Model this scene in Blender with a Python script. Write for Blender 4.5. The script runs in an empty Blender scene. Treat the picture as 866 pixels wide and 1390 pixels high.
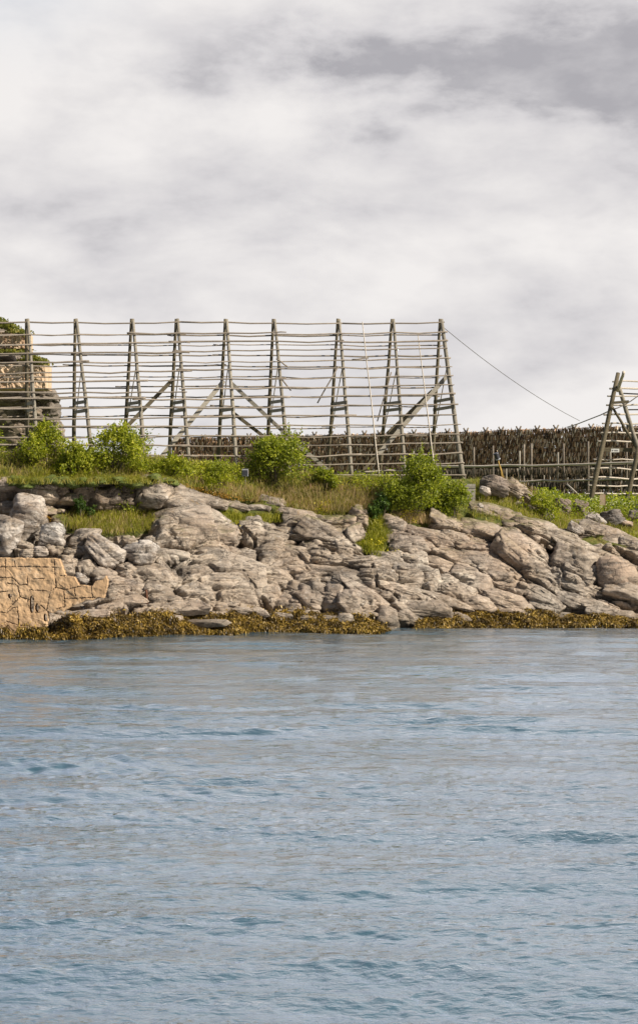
import bpy, math, random
import numpy as np
from mathutils import Vector

# ------------------------------------------------------------------ camera, world, sun, exposure
SC = bpy.context.scene
COL = SC.collection
R = math.radians
F, EYE, CXP, CYP = 3000.0, 5.7, 433.0, 695.0      # focal length in photo pixels, eye height over the water

cam_d = bpy.data.cameras.new('camera'); cam = bpy.data.objects.new('camera', cam_d); COL.objects.link(cam)
cam.location = (0, 0, EYE); cam.rotation_euler = (R(90), 0, 0)
cam_d.sensor_fit = 'VERTICAL'; cam_d.sensor_height = 36.0; cam_d.lens = F / 1390.0 * 36.0
cam_d.clip_start = 0.5; cam_d.clip_end = 6000
SC.camera = cam
SC.view_settings.view_transform = 'Standard'; SC.view_settings.look = 'None'
SC.view_settings.exposure = 0.5; SC.view_settings.gamma = 1.0; SC.view_settings.use_curve_mapping = False

SUN = Vector((0.72, -0.34, 0.62)).normalized()
sun_el = math.asin(SUN.z); sun_rot = math.atan2(SUN.x, SUN.y)
sl = bpy.data.lights.new('sun', 'SUN'); sl.energy = 5.0; sl.angle = R(0.7); sl.color = (1.0, 0.90, 0.76)
so = bpy.data.objects.new('sun', sl); COL.objects.link(so)
so.rotation_euler = SUN.to_track_quat('Z', 'Y').to_euler(); so.location = (60, -40, 80)

W = bpy.data.worlds.new('World'); SC.world = W; W.use_nodes = True
def build_world():
    nt = W.node_tree; nt.nodes.clear()
    N = nt.nodes.new; L = nt.links.new
    out = N('ShaderNodeOutputWorld'); bg = N('ShaderNodeBackground'); bg.inputs[1].default_value = 0.1
    L(bg.outputs[0], out.inputs[0])
    sky = N('ShaderNodeTexSky'); sky.sky_type = 'NISHITA'; sky.sun_disc = False
    sky.sun_elevation = sun_el; sky.sun_rotation = sun_rot; sky.air_density = 1.0; sky.dust_density = 0.6
    tc = N('ShaderNodeTexCoord'); sep = N('ShaderNodeSeparateXYZ'); L(tc.outputs['Generated'], sep.inputs[0])
    def M(op, a, b=None, c=None, clamp=False):
        n = N('ShaderNodeMath'); n.operation = op; n.use_clamp = clamp
        for i, v in enumerate((a, b, c)):
            if v is None: continue
            if isinstance(v, (int, float)): n.inputs[i].default_value = v
            else: L(v, n.inputs[i])
        return n.outputs[0]
    az = M('ARCTAN2', sep.outputs[0], sep.outputs[1]); el = M('ARCSINE', sep.outputs[2])
    cmb = N('ShaderNodeCombineXYZ'); L(az, cmb.inputs[0]); L(M('MULTIPLY', el, 2.1), cmb.inputs[1])
    def noise(scale, detail, rough, off, dist=0.0):
        mp = N('ShaderNodeMapping'); mp.inputs['Location'].default_value = off; L(cmb.outputs[0], mp.inputs[0])
        n = N('ShaderNodeTexNoise'); n.inputs['Scale'].default_value = scale; n.inputs['Detail'].default_value = detail
        n.inputs['Roughness'].default_value = rough; n.inputs['Distortion'].default_value = dist
        L(mp.outputs[0], n.inputs['Vector']); return n.outputs['Fac']
    n1 = noise(8.0, 8, 0.52, (3.1, 1.7, 0.4), 0.25)
    n2 = noise(22.0, 8, 0.58, (7.3, 2.2, 0.0), 0.1)
    nb = M('ADD', M('MULTIPLY', n1, 0.80), M('MULTIPLY', n2, 0.20))           # ~0.5 mean
    # the long grey cloud bank across the upper sky, its middle at 11 deg elevation
    tilt = M('ADD', el, M('MULTIPLY', az, -0.10))
    wob = M('MULTIPLY', M('SUBTRACT', n1, 0.5), 0.10)
    dd = M('DIVIDE', M('SUBTRACT', M('ADD', tilt, wob), 0.196), 0.024)
    band = M('EXPONENT', M('MULTIPLY', M('MULTIPLY', dd, dd), -1.0))
    side = M('MULTIPLY_ADD', az, 7.0, 1.05, True)                              # thins out towards the left
    band = M('MULTIPLY', M('MULTIPLY', band, side), M('MULTIPLY_ADD', n2, 1.2, 0.3, True))
    # a fainter grey veil lower down
    d2 = M('DIVIDE', M('SUBTRACT', M('ADD', el, wob), 0.145), 0.022)
    veil = M('MULTIPLY', M('EXPONENT', M('MULTIPLY', M('MULTIPLY', d2, d2), -1.0)), 0.25)
    ba = M('DIVIDE', M('SUBTRACT', az, 0.085), 0.05); be = M('DIVIDE', M('SUBTRACT', M('ADD', el, wob), 0.075), 0.02)
    veil = M('ADD', veil, M('MULTIPLY', M('EXPONENT', M('MULTIPLY', M('ADD', M('MULTIPLY', ba, ba), M('MULTIPLY', be, be)), -1.0)), 0.22))
    dark = M('ADD', M('ADD', M('MULTIPLY', band, 1.0), veil), M('MULTIPLY', M('SUBTRACT', nb, 0.455), 2.8), None, True)
    dark = M('MULTIPLY', dark, M('MULTIPLY_ADD', n2, 1.1, 0.36)); cr = N('ShaderNodeValToRGB'); L(dark, cr.inputs[0])
    e = cr.color_ramp.elements
    e[0].position = 0.0; e[0].color = (0.93, 0.90, 0.885, 1); e[1].position = 1.0; e[1].color = (0.45, 0.44, 0.47, 1)
    m = e.new(0.5); m.color = (0.72, 0.70, 0.715, 1)
    up = N('ShaderNodeMix'); up.data_type = 'RGBA'; up.blend_type = 'MULTIPLY'; up.inputs[0].default_value = 1.0
    L(cr.outputs[0], up.inputs['A'])
    dim = M('MULTIPLY', M('SUBTRACT', 1.0, M('MULTIPLY', M('MULTIPLY_ADD', el, 1.6, -0.9, True), 0.6)), 6.75)
    back = M('MULTIPLY_ADD', sep.outputs[1], 1.4, 0.6, True)
    dim = M('MULTIPLY', dim, M('MULTIPLY_ADD', back, 0.90, 0.10))
    dot = N('ShaderNodeVectorMath'); dot.operation = 'DOT_PRODUCT'; L(tc.outputs['Generated'], dot.inputs[0]); dot.inputs[1].default_value = tuple(SUN)
    glow = M('POWER', M('MAXIMUM', dot.outputs['Value'], 0.0), 3.0)           # clouds thin and brighten towards the sun
    lift = M('MULTIPLY_ADD', el, 1.6, -0.36, True)
    dim = M('MULTIPLY', dim, M('ADD', 1.0, M('ADD', M('MULTIPLY', glow, 1.2), M('MULTIPLY', M('MULTIPLY', lift, back), 1.0))))
    cd = N('ShaderNodeCombineColor'); [L(dim, cd.inputs[i]) for i in range(3)]; L(cd.outputs[0], up.inputs['B'])
    # open blue gaps: above 15 deg and a little at the top left
    hi = M('MULTIPLY_ADD', el, 2.0, -0.95, True)
    left = M('MULTIPLY', M('MULTIPLY_ADD', az, -9.0, -0.55, True), M('MULTIPLY_ADD', el, 16.0, -3.0, True))
    gap = M('ADD', M('MULTIPLY', hi, 0.62), M('MULTIPLY', left, 0.6), None, True)
    gap = M('MULTIPLY', gap, M('MULTIPLY_ADD', n1, 3.0, -0.85, True))
    mx = N('ShaderNodeMix'); mx.data_type = 'RGBA'; L(gap, mx.inputs[0]); L(up.outputs['Result'], mx.inputs['A'])
    br = N('ShaderNodeMix'); br.data_type = 'RGBA'; br.blend_type = 'MULTIPLY'; br.inputs[0].default_value = 1.0
    L(sky.outputs[0], br.inputs['A']); br.inputs['B'].default_value = (1.0, 1.0, 1.0, 1)
    L(br.outputs['Result'], mx.inputs['B']); L(mx.outputs['Result'], bg.inputs[0])
build_world()

rng = np.random.default_rng(7); random.seed(7)

# ------------------------------------------------------------------ helpers
def P(px, py, Y): return np.array([(px - CXP) * Y / F, Y, EYE + (CYP - py) * Y / F])

def tag(o, label=None, cat=None, group=None, kind=None):
    if label: o['label'] = label
    if cat: o['category'] = cat
    if group: o['group'] = group
    if kind: o['kind'] = kind
    return o

def mesh_np(name, verts, faces, mat=None, parent=None, smooth=False, attr=None):
    """verts (n,3); faces a list of (m,k) int arrays"""
    me = bpy.data.meshes.new(name)
    verts = np.asarray(verts, dtype=np.float32)
    if not isinstance(faces, list): faces = [faces]
    faces = [np.asarray(f, dtype=np.int32) for f in faces if len(f)]
    nl = sum(f.size for f in faces); nf = sum(len(f) for f in faces)
    me.vertices.add(len(verts)); me.vertices.foreach_set('co', verts.ravel())
    me.loops.add(nl); me.loops.foreach_set('vertex_index', np.concatenate([f.ravel() for f in faces]))
    me.polygons.add(nf)
    tot = np.concatenate([np.full(len(f), f.shape[1], dtype=np.int32) for f in faces])
    st = np.concatenate([[0], np.cumsum(tot)[:-1]]).astype(np.int32)
    me.polygons.foreach_set('loop_start', st); me.polygons.foreach_set('loop_total', tot)
    me.polygons.foreach_set('use_smooth', np.full(nf, smooth))
    if attr is not None:
        for k, v in attr.items():
            a = me.attributes.new(k, 'FLOAT', 'POINT'); a.data.foreach_set('value', np.asarray(v, dtype=np.float32))
    me.update(calc_edges=True); me.validate()
    if mat: me.materials.append(mat)
    o = bpy.data.objects.new(name, me); COL.objects.link(o)
    if parent: o.parent = parent
    return o

def empty(name, loc, label, cat, group=None):
    o = bpy.data.objects.new(name, None); COL.objects.link(o); o.location = Vector(loc)
    o.empty_display_size = 0.2
    return tag(o, label, cat, group)

def under(o, root):
    """parent o to root keeping its world-placed vertices: shift the mesh into the root's frame"""
    o.parent = root; o.location = -Vector(root.location) if root.parent is None else (0, 0, 0)
    return o

class MB:
    def __init__(s): s.v = []; s.q = []; s.t = []; s.n = 0
    def add(s, v, q=None, t=None):
        v = np.asarray(v, float); s.v.append(v)
        if q is not None and len(q): s.q.append(np.asarray(q) + s.n)
        if t is not None and len(t): s.t.append(np.asarray(t) + s.n)
        s.n += len(v)
    def tube(s, pts, rad, sides=7, wob=0.0):
        pts = np.asarray(pts, float); n = len(pts); rad = np.broadcast_to(rad, (n,))
        tan = np.gradient(pts, axis=0); tan /= np.linalg.norm(tan, axis=1)[:, None] + 1e-9
        up = np.array([0, 0, 1.0]) if abs(tan[0][2]) < 0.8 else np.array([1.0, 0, 0])
        a = np.cross(tan, up); a /= np.linalg.norm(a, axis=1)[:, None]; b = np.cross(tan, a)
        th = np.arange(sides) * 2 * math.pi / sides
        ring = a[:, None, :] * np.cos(th)[None, :, None] + b[:, None, :] * np.sin(th)[None, :, None]
        rr = rad[:, None, None] * (1 + wob * rng.standard_normal((n, sides, 1)))
        v = (pts[:, None, :] + ring * rr).reshape(-1, 3)
        q = []
        for i in range(n - 1):
            for j in range(sides):
                k = (j + 1) % sides
                q.append((i * sides + j, i * sides + k, (i + 1) * sides + k, (i + 1) * sides + j))
        c0, c1 = len(v), len(v) + 1
        v = np.vstack([v, pts[0], pts[-1]])
        t = [(c0, (j + 1) % sides, j) for j in range(sides)] + \
            [(c1, (n - 1) * sides + j, (n - 1) * sides + (j + 1) % sides) for j in range(sides)]
        s.add(v, q, t)
    def plank(s, a, b, wide, thick, face=(0, 1, 0)):
        a, b = np.array(a, float), np.array(b, float); d = b - a; d /= np.linalg.norm(d)
        f = np.array(face, float); side = np.cross(d, f); side /= np.linalg.norm(side); f = np.cross(side, d)
        v = []
        for p in (a, b):
            for sw, sf in ((-1, -1), (1, -1), (1, 1), (-1, 1)): v.append(p + side * sw * wide / 2 + f * sf * thick / 2)
        s.add(v, [(0, 1, 2, 3), (7, 6, 5, 4), (0, 4, 5, 1), (1, 5, 6, 2), (2, 6, 7, 3), (3, 7, 4, 0)])
    def build(s, name, mat, root=None, smooth=False):
        o = mesh_np(name, np.vstack(s.v), [np.vstack(x) for x in (s.q, s.t) if len(x)], mat, smooth=smooth)
        if root is not None: under(o, root)
        return o

def pole_pts(a, b, n=6, wob=0.03, sag=0.0):
    t = np.linspace(0, 1, n)[:, None]; a = np.array(a); b = np.array(b)
    p = a + (b - a) * t
    w = rng.standard_normal((n, 3)) * wob; w[0] *= .3; w[-1] *= .3
    p += w * [0.3, 1, 1]; p[:, 2] -= sag * 4 * (t * (1 - t))[:, 0]
    return p

# noise ---------------------------------------------------------------
_perm = np.random.default_rng(3).permutation(256); _perm = np.concatenate([_perm, _perm, _perm])
_g = np.random.default_rng(4).standard_normal((256, 3)); _g /= np.linalg.norm(_g, axis=1)[:, None]
def perlin(p):
    p = np.asarray(p, float); i = np.floor(p).astype(np.int64); f = p - i; i &= 255
    u = f * f * f * (f * (f * 6 - 15) + 10); out = 0
    for dx in (0, 1):
        wx = u[:, 0] if dx else 1 - u[:, 0]
        for dy in (0, 1):
            wy = u[:, 1] if dy else 1 - u[:, 1]
            for dz in (0, 1):
                wz = u[:, 2] if dz else 1 - u[:, 2]
                h = _perm[_perm[_perm[(i[:, 0] + dx) & 255] + ((i[:, 1] + dy) & 255)] + ((i[:, 2] + dz) & 255)]
                g = _g[h]; d = f - np.array([dx, dy, dz])
                out = out + wx * wy * wz * (g * d).sum(1)
    return out * 1.5
def fbm(p, octv=4, gain=0.5, lac=2.03):
    p = np.array(p, float); a = 1.0; s = 0
    for k in range(octv): s = s + a * perlin(p + 17.3 * k); p = p * lac; a *= gain
    return s
def ridged(p, octv=4, gain=0.5):
    p = np.array(p, float); a = 1.0; s = 0
    for k in range(octv): s = s + a * (1 - np.abs(perlin(p + 9.1 * k)) * 2); p = p * 2.1; a *= gain
    return s
def worley(u, v, seed=0):
    iu, iv = np.floor(u).astype(np.int64), np.floor(v).astype(np.int64)
    F1 = np.full(u.shape, 9.0); F2 = F1.copy(); ID = np.zeros(u.shape, np.int64); cu = np.zeros(u.shape); cv = cu.copy()
    for a in (-1, 0, 1):
        for b in (-1, 0, 1):
            h = _perm[(_perm[((iu + a) + seed * 31) & 255] + (iv + b)) & 255]
            h2 = _perm[(h + 91) & 255]
            x = iu + a + 0.1 + 0.8 * h / 255.0; y = iv + b + 0.1 + 0.8 * h2 / 255.0
            d = np.hypot(u - x, v - y)
            m = d < F1
            F2 = np.where(m, F1, np.minimum(F2, d)); ID = np.where(m, h * 256 + h2, ID)
            cu = np.where(m, x, cu); cv = np.where(m, y, cv); F1 = np.where(m, d, F1)
    return F1, F2, ID, u - cu, v - cv
def hsh(i, k): return (np.sin(i * 12.9898 + k * 78.233) * 43758.5453) % 1.0
def sstep(a, b, x):
    t = np.clip((x - a) / (b - a), 0, 1); return t * t * (3 - 2 * t)

# ------------------------------------------------------------------ materials
def material(name):
    m = bpy.data.materials.new(name); m.use_nodes = True; nt = m.node_tree; nt.nodes.clear()
    out = nt.nodes.new('ShaderNodeOutputMaterial'); b = nt.nodes.new('ShaderNodeBsdfPrincipled')
    nt.links.new(b.outputs[0], out.inputs[0]); return m, nt, b, out
class G:
    """tiny node helper"""
    def __init__(s, nt): s.nt = nt
    def n(s, t): return s.nt.nodes.new(t)
    def l(s, a, b): s.nt.links.new(a, b)
    def m(s, op, a, b=None, c=None, clamp=False):
        x = s.n('ShaderNodeMath'); x.operation = op; x.use_clamp = clamp
        for i, v in enumerate((a, b, c)):
            if v is None: continue
            if isinstance(v, (int, float)): x.inputs[i].default_value = v
            else: s.l(v, x.inputs[i])
        return x.outputs[0]
    def pos(s): return s.n('ShaderNodeNewGeometry').outputs['Position']
    def map(s, vec, scale=(1, 1, 1), rot=(0, 0, 0), loc=(0, 0, 0)):
        x = s.n('ShaderNodeMapping'); s.l(vec, x.inputs[0]); x.inputs['Scale'].default_value = scale
        x.inputs['Rotation'].default_value = rot; x.inputs['Location'].default_value = loc; return x.outputs[0]
    def noise(s, vec, scale, detail=5, rough=0.55, dist=0.0):
        x = s.n('ShaderNodeTexNoise'); s.l(vec, x.inputs['Vector']); x.inputs['Scale'].default_value = scale
        x.inputs['Detail'].default_value = detail; x.inputs['Roughness'].default_value = rough
        x.inputs['Distortion'].default_value = dist; return x.outputs['Fac']
    def ramp(s, fac, stops):
        x = s.n('ShaderNodeValToRGB'); s.l(fac, x.inputs[0]); e = x.color_ramp.elements
        e[0].position, e[0].color = stops[0][0], (*stops[0][1], 1); e[1].position, e[1].color = stops[-1][0], (*stops[-1][1], 1)
        for p, c in stops[1:-1]: k = e.new(p); k.color = (*c, 1)
        return x.outputs[0]
    def mix(s, fac, a, b, mode='MIX'):
        x = s.n('ShaderNodeMix'); x.data_type = 'RGBA'; x.blend_type = mode
        for sock, v in ((x.inputs[0], fac), (x.inputs['A'], a), (x.inputs['B'], b)):
            if isinstance(v, (int, float)): sock.default_value = v
            elif isinstance(v, tuple): sock.default_value = (*v, 1)
            else: s.l(v, sock)
        return x.outputs['Result']
    def bump(s, h, strength, dist, nrm=None):
        x = s.n('ShaderNodeBump'); x.inputs['Strength'].default_value = strength; x.inputs['Distance'].default_value = dist
        s.l(h, x.inputs['Height'])
        if nrm: s.l(nrm, x.inputs['Normal'])
        return x.outputs[0]

def rock_material(name, base, tint=(1, 1, 1), mask=False, lichen=0.35, moss=0.0, tide=True):
    m, nt, b, out = material(name); g = G(nt)
    p = g.pos()
    big = g.noise(p, 0.35, 4, 0.6); mid = g.noise(p, 1.7, 6, 0.65, 0.4); fine = g.noise(p, 9, 6, 0.7)
    streak = g.noise(g.map(p, (0.7, 0.7, 5.0), (0, R(24), 0)), 1.6, 6, 0.65, 0.5)
    c = g.ramp(mid, [(0.28, tuple(0.50 * x for x in base)), (0.47, tuple(0.88 * x for x in base)), (0.62, base), (0.8, tuple(min(1, 1.4 * x) for x in base))])
    pat = g.noise(g.map(p, (0.8, 0.8, 1.6), (0, R(20), 0), (1, 5, 3)), 0.55, 6, 0.7, 0.8)
    c = g.mix(g.m('MULTIPLY', g.m('MULTIPLY_ADD', pat, 10.0, -4.95, True), 0.85), c, tuple(x * y for x, y in zip((0.10, 0.085, 0.07), tint)))
    c = g.mix(g.m('MULTIPLY', g.m('MULTIPLY_ADD', pat, -9.0, 3.9, True), 0.6), c, tuple(min(.6, 1.75 * x) for x in base))
    pk = g.noise(g.map(p, (1, 1, 1), (0, 0, 0), (21, 3, 8)), 0.22, 4, 0.6)
    c = g.mix(g.m('MULTIPLY', g.m('MULTIPLY_ADD', pk, 6.0, -3.0, True), 0.5), c, (0.36, 0.265, 0.205))
    c = g.mix(g.m('MULTIPLY_ADD', big, 2.2, -0.75, True), c, g.mix(0.8, c, tuple(x * y for x, y in zip((0.40, 0.30, 0.21), tint))))
    c = g.mix(g.m('MULTIPLY', g.m('MULTIPLY_ADD', streak, 4.5, -2.1, True), 0.6), c, (0.06, 0.05, 0.042))
    c = g.mix(g.m('MULTIPLY', g.m('MULTIPLY_ADD', fine, 4.0, -1.75, True), 0.35), c, (0.12, 0.11, 0.10))
    cn = g.noise(g.map(p, (0.55, 0.55, 1.5), (0, R(26), 0), (3, 1, 7)), 1.1, 5, 0.55, 0.6)
    crack = g.m('SUBTRACT', 1.0, g.m('MULTIPLY', g.m('ABSOLUTE', g.m('SUBTRACT', cn, 0.5)), 75.0, None, True))
    c = g.mix(g.m('MULTIPLY', crack, 0.4), c, (0.05, 0.042, 0.035))
    geo = g.n('ShaderNodeNewGeometry'); sep = g.n('ShaderNodeSeparateXYZ'); g.l(geo.outputs['Normal'], sep.inputs[0])
    zz = g.n('ShaderNodeSeparateXYZ'); g.l(p, zz.inputs[0]); z = zz.outputs[2]
    if lichen:
        li = g.m('MULTIPLY', g.m('MULTIPLY_ADD', g.noise(g.map(p, (1, 1, 1), (0, 0, 0), (9, 4, 2)), 2.6, 7, 0.75), 9.0, -5.2, True), lichen)
        li = g.m('MULTIPLY', li, g.m('MULTIPLY_ADD', z, 0.5, -1.4, True))
        c = g.mix(li, c, (0.40, 0.22, 0.03))
        pale = g.m('MULTIPLY', g.m('MULTIPLY_ADD', g.noise(p, 5.5, 7, 0.75), 8.0, -4.5, True), 0.45)
        c = g.mix(pale, c, (0.55, 0.53, 0.50))
    if moss or mask:
        up = g.m('MULTIPLY_ADD', sep.outputs[2], 3.0, -1.9, True)
        mo = g.m('MULTIPLY', g.m('MULTIPLY', up, g.m('MULTIPLY_ADD', big, 8.0, -3.9, True)), g.m('MULTIPLY_ADD', z, 0.5, -1.6, True))
        c = g.mix(g.m('MULTIPLY', mo, 0.8), c, (0.10, 0.10, 0.025))
    if tide:   # the band the tide wets: dark algae just over the weed, below 1.4 m
        t = g.m('MULTIPLY_ADD', g.m('ADD', z, g.m('MULTIPLY', mid, 1.6)), -1.7, 2.9, True)
        c = g.mix(g.m('MULTIPLY', t, 0.62), c, (0.055, 0.045, 0.028))
    if mask:
        at = g.n('ShaderNodeAttribute'); at.attribute_name = 'soil'
        soil = g.ramp(g.noise(p, 2.2, 6, 0.7), [(0.3, (0.035, 0.05, 0.012)), (0.5, (0.09, 0.10, 0.02)), (0.62, (0.16, 0.13, 0.04)), (0.75, (0.10, 0.14, 0.025))])
        f = g.m('MULTIPLY_ADD', g.m('ADD', at.outputs['Fac'], g.m('MULTIPLY_ADD', mid, 0.7, -0.35)), 3.5, -1.2, True)
        c = g.mix(f, c, soil)
    g.l(c, b.inputs['Base Color']); b.inputs['Roughness'].default_value = 0.93; b.inputs['Specular IOR Level'].default_value = 0.25
    h = g.m('ADD', g.m('MULTIPLY', mid, 0.9), g.m('ADD', g.m('MULTIPLY', fine, 0.22), g.m('ADD', g.m('MULTIPLY', streak, 0.25), g.m('MULTIPLY', crack, -0.3))))
    g.l(g.bump(h, 0.9, 0.16), b.inputs['Normal'])
    return m
BASE = (0.36, 0.315, 0.265)
M_rock = rock_material('rock', BASE, mask=True, lichen=0.25)
M_block = rock_material('rock_block', BASE, lichen=0.3, moss=1)
M_pale = rock_material('pale_rock', (0.48, 0.46, 0.435), lichen=0.25, tide=False)
M_dark = rock_material('dark_rock', (0.13, 0.12, 0.115), lichen=0.25, moss=1, tide=False)
M_pink = rock_material('pink_rock', (0.46, 0.35, 0.27), lichen=0.3, tide=False)
M_shade_rock = rock_material('shade_brown_rock', (0.085, 0.064, 0.046), lichen=0.15, moss=1, tide=False)  # brown rock, darkened to carry the shade under the turf
M_cliff = rock_material('cliff_rock', (0.27, 0.24, 0.21), lichen=0.45, moss=1, tide=False)

def wood_material(name, a, b_, rough=0.9):
    m, nt, b, out = material(name); g = G(nt)
    tc = g.pos(); oi = g.n('ShaderNodeObjectInfo')
    n = g.noise(g.map(tc, (0.6, 2, 6)), 2.2, 5, 0.65); f = g.noise(tc, 14, 4, 0.6)
    c = g.ramp(n, [(0.3, a), (0.7, b_)])
    c = g.mix(g.m('MULTIPLY_ADD', oi.outputs['Random'], 0.5, 0.0), c, tuple(x * 0.55 for x in a))
    c = g.mix(g.m('MULTIPLY', g.m('MULTIPLY_ADD', f, 5, -2.6, True), 0.5), c, tuple(x * 0.4 for x in a))
    g.l(c, b.inputs['Base Color']); b.inputs['Roughness'].default_value = rough; b.inputs['Specular IOR Level'].default_value = 0.3
    g.l(g.bump(n, 0.5, 0.02), b.inputs['Normal']); return m
M_rail = wood_material('weathered_pole', (0.175, 0.148, 0.12), (0.32, 0.275, 0.225))
M_leg = wood_material('weathered_leg', (0.22, 0.20, 0.16), (0.36, 0.325, 0.265))
M_legdark = wood_material('algae_shade_leg', (0.10, 0.085, 0.055), (0.18, 0.15, 0.10))  # algae-brown wood, the shade of far and left-facing legs included in its colour
M_plank = wood_material('plank', (0.26, 0.24, 0.20), (0.38, 0.35, 0.29))
M_pale_pole = wood_material('bleached_pole', (0.42, 0.37, 0.31), (0.62, 0.56, 0.48))
M_tan = wood_material('tan_board', (0.42, 0.32, 0.22), (0.5, 0.4, 0.28))

def simple(name, col, rough=0.6, metal=0.0, var=0.3):
    m, nt, b, out = material(name); g = G(nt)
    n = g.noise(g.pos(), 7, 5, 0.6)
    g.l(g.ramp(n, [(0.3, tuple(x * (1 - var) for x in col)), (0.7, tuple(min(1, x * (1 + var)) for x in col))]), b.inputs['Base Color'])
    b.inputs['Roughness'].default_value = rough; b.inputs['Metallic'].default_value = metal; return m
M_black = simple('black_plastic', (0.03, 0.032, 0.04), 0.45)
M_greybox = simple('grey_casing', (0.3, 0.31, 0.33), 0.5)
M_blue = simple('dark_blue_plastic', (0.04, 0.05, 0.11), 0.5)
M_wire = simple('wire', (0.10, 0.095, 0.09), 0.6)
M_rope = simple('rope', (0.22, 0.19, 0.16), 0.9)
M_sign = simple('sign_white', (0.62, 0.62, 0.60), 0.5, var=0.08)
M_mark = simple('sign_mark', (0.12, 0.12, 0.13), 0.6)
M_rust = simple('rusty_iron', (0.11, 0.045, 0.022), 0.85)

def leaf_material(name, stops, trans=0.35, rough=0.5):
    m, nt, b, out = material(name); g = G(nt)
    geo = g.n('ShaderNodeNewGeometry'); oi = g.n('ShaderNodeObjectInfo')
    r = geo.outputs['Random Per Island']
    n = g.noise(geo.outputs['Position'], 1.4, 3, 0.6)
    f = g.m('ADD', g.m('MULTIPLY', r, 0.65), g.m('MULTIPLY_ADD', n, 1.3, -0.45), None, True)
    c = g.ramp(f, stops)
    g.l(c, b.inputs['Base Color']); b.inputs['Roughness'].default_value = rough; b.inputs['Specular IOR Level'].default_value = 0.3
    t = g.n('ShaderNodeBsdfTranslucent'); g.l(g.mix(1.0, c, (1.5, 1.7, 0.6), 'MULTIPLY'), t.inputs[0])
    ms = g.n('ShaderNodeMixShader'); ms.inputs[0].default_value = trans
    g.l(b.outputs[0], ms.inputs[1]); g.l(t.outputs[0], ms.inputs[2]); g.l(ms.outputs[0], out.inputs[0]); return m
M_leafY = leaf_material('yellow_green_leaf', [(0.0, (0.06, 0.08, 0.012)), (0.5, (0.24, 0.265, 0.022)), (1.0, (0.50, 0.47, 0.05))])
M_leafG = leaf_material('green_leaf', [(0.0, (0.05, 0.07, 0.012)), (0.5, (0.19, 0.22, 0.022)), (1.0, (0.40, 0.40, 0.035))])
M_leafD = leaf_material('dark_green_leaf', [(0.0, (0.02, 0.04, 0.01)), (0.5, (0.055, 0.10, 0.018)), (1.0, (0.12, 0.18, 0.03))])
M_grass = leaf_material('grass_blade', [(0.0, (0.08, 0.10, 0.015)), (0.45, (0.22, 0.22, 0.03)), (0.75, (0.36, 0.31, 0.06)), (1.0, (0.42, 0.32, 0.13))], 0.3)
M_grassG = leaf_material('green_grass_blade', [(0.0, (0.09, 0.10, 0.015)), (0.5, (0.24, 0.24, 0.025)), (1.0, (0.42, 0.38, 0.06))], 0.3)
M_straw = leaf_material('dry_grass_blade', [(0.0, (0.16, 0.15, 0.05)), (0.5, (0.36, 0.27, 0.13)), (1.0, (0.46, 0.30, 0.18))], 0.25)
M_yellow = leaf_material('yellow_flower', [(0.0, (0.35, 0.32, 0.02)), (0.5, (0.6, 0.50, 0.02)), (1.0, (0.75, 0.66, 0.05))], 0.2)
M_white = leaf_material('cream_flower', [(0.0, (0.4, 0.42, 0.22)), (1.0, (0.7, 0.7, 0.5))], 0.2)
M_weed = leaf_material('bladder_wrack', [(0.0, (0.022, 0.014, 0.005)), (0.33, (0.065, 0.041, 0.012)), (0.64, (0.21, 0.135, 0.028)), (1.0, (0.50, 0.34, 0.07))], 0.12, 0.4)
M_fish = leaf_material('dried_fish', [(0.0, (0.03, 0.018, 0.010)), (0.36, (0.26, 0.145, 0.075)), (0.68, (0.62, 0.37, 0.20)), (1.0, (1.0, 0.84, 0.64))], 0.0, 0.6)
def fish_fix(m):      # separate fish objects: one island each, so add the object's own random value
    nt = m.node_tree; g = G(nt); oi = g.n('ShaderNodeObjectInfo'); geo = g.n('ShaderNodeNewGeometry')
    rampn = [n for n in nt.nodes if n.type == 'VALTORGB'][0]
    v = g.m('FRACT', g.m('ADD', oi.outputs['Random'], geo.outputs['Random Per Island'])); g.l(g.m('POWER', v, 1.15), rampn.inputs[0])
fish_fix(M_fish)

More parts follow.
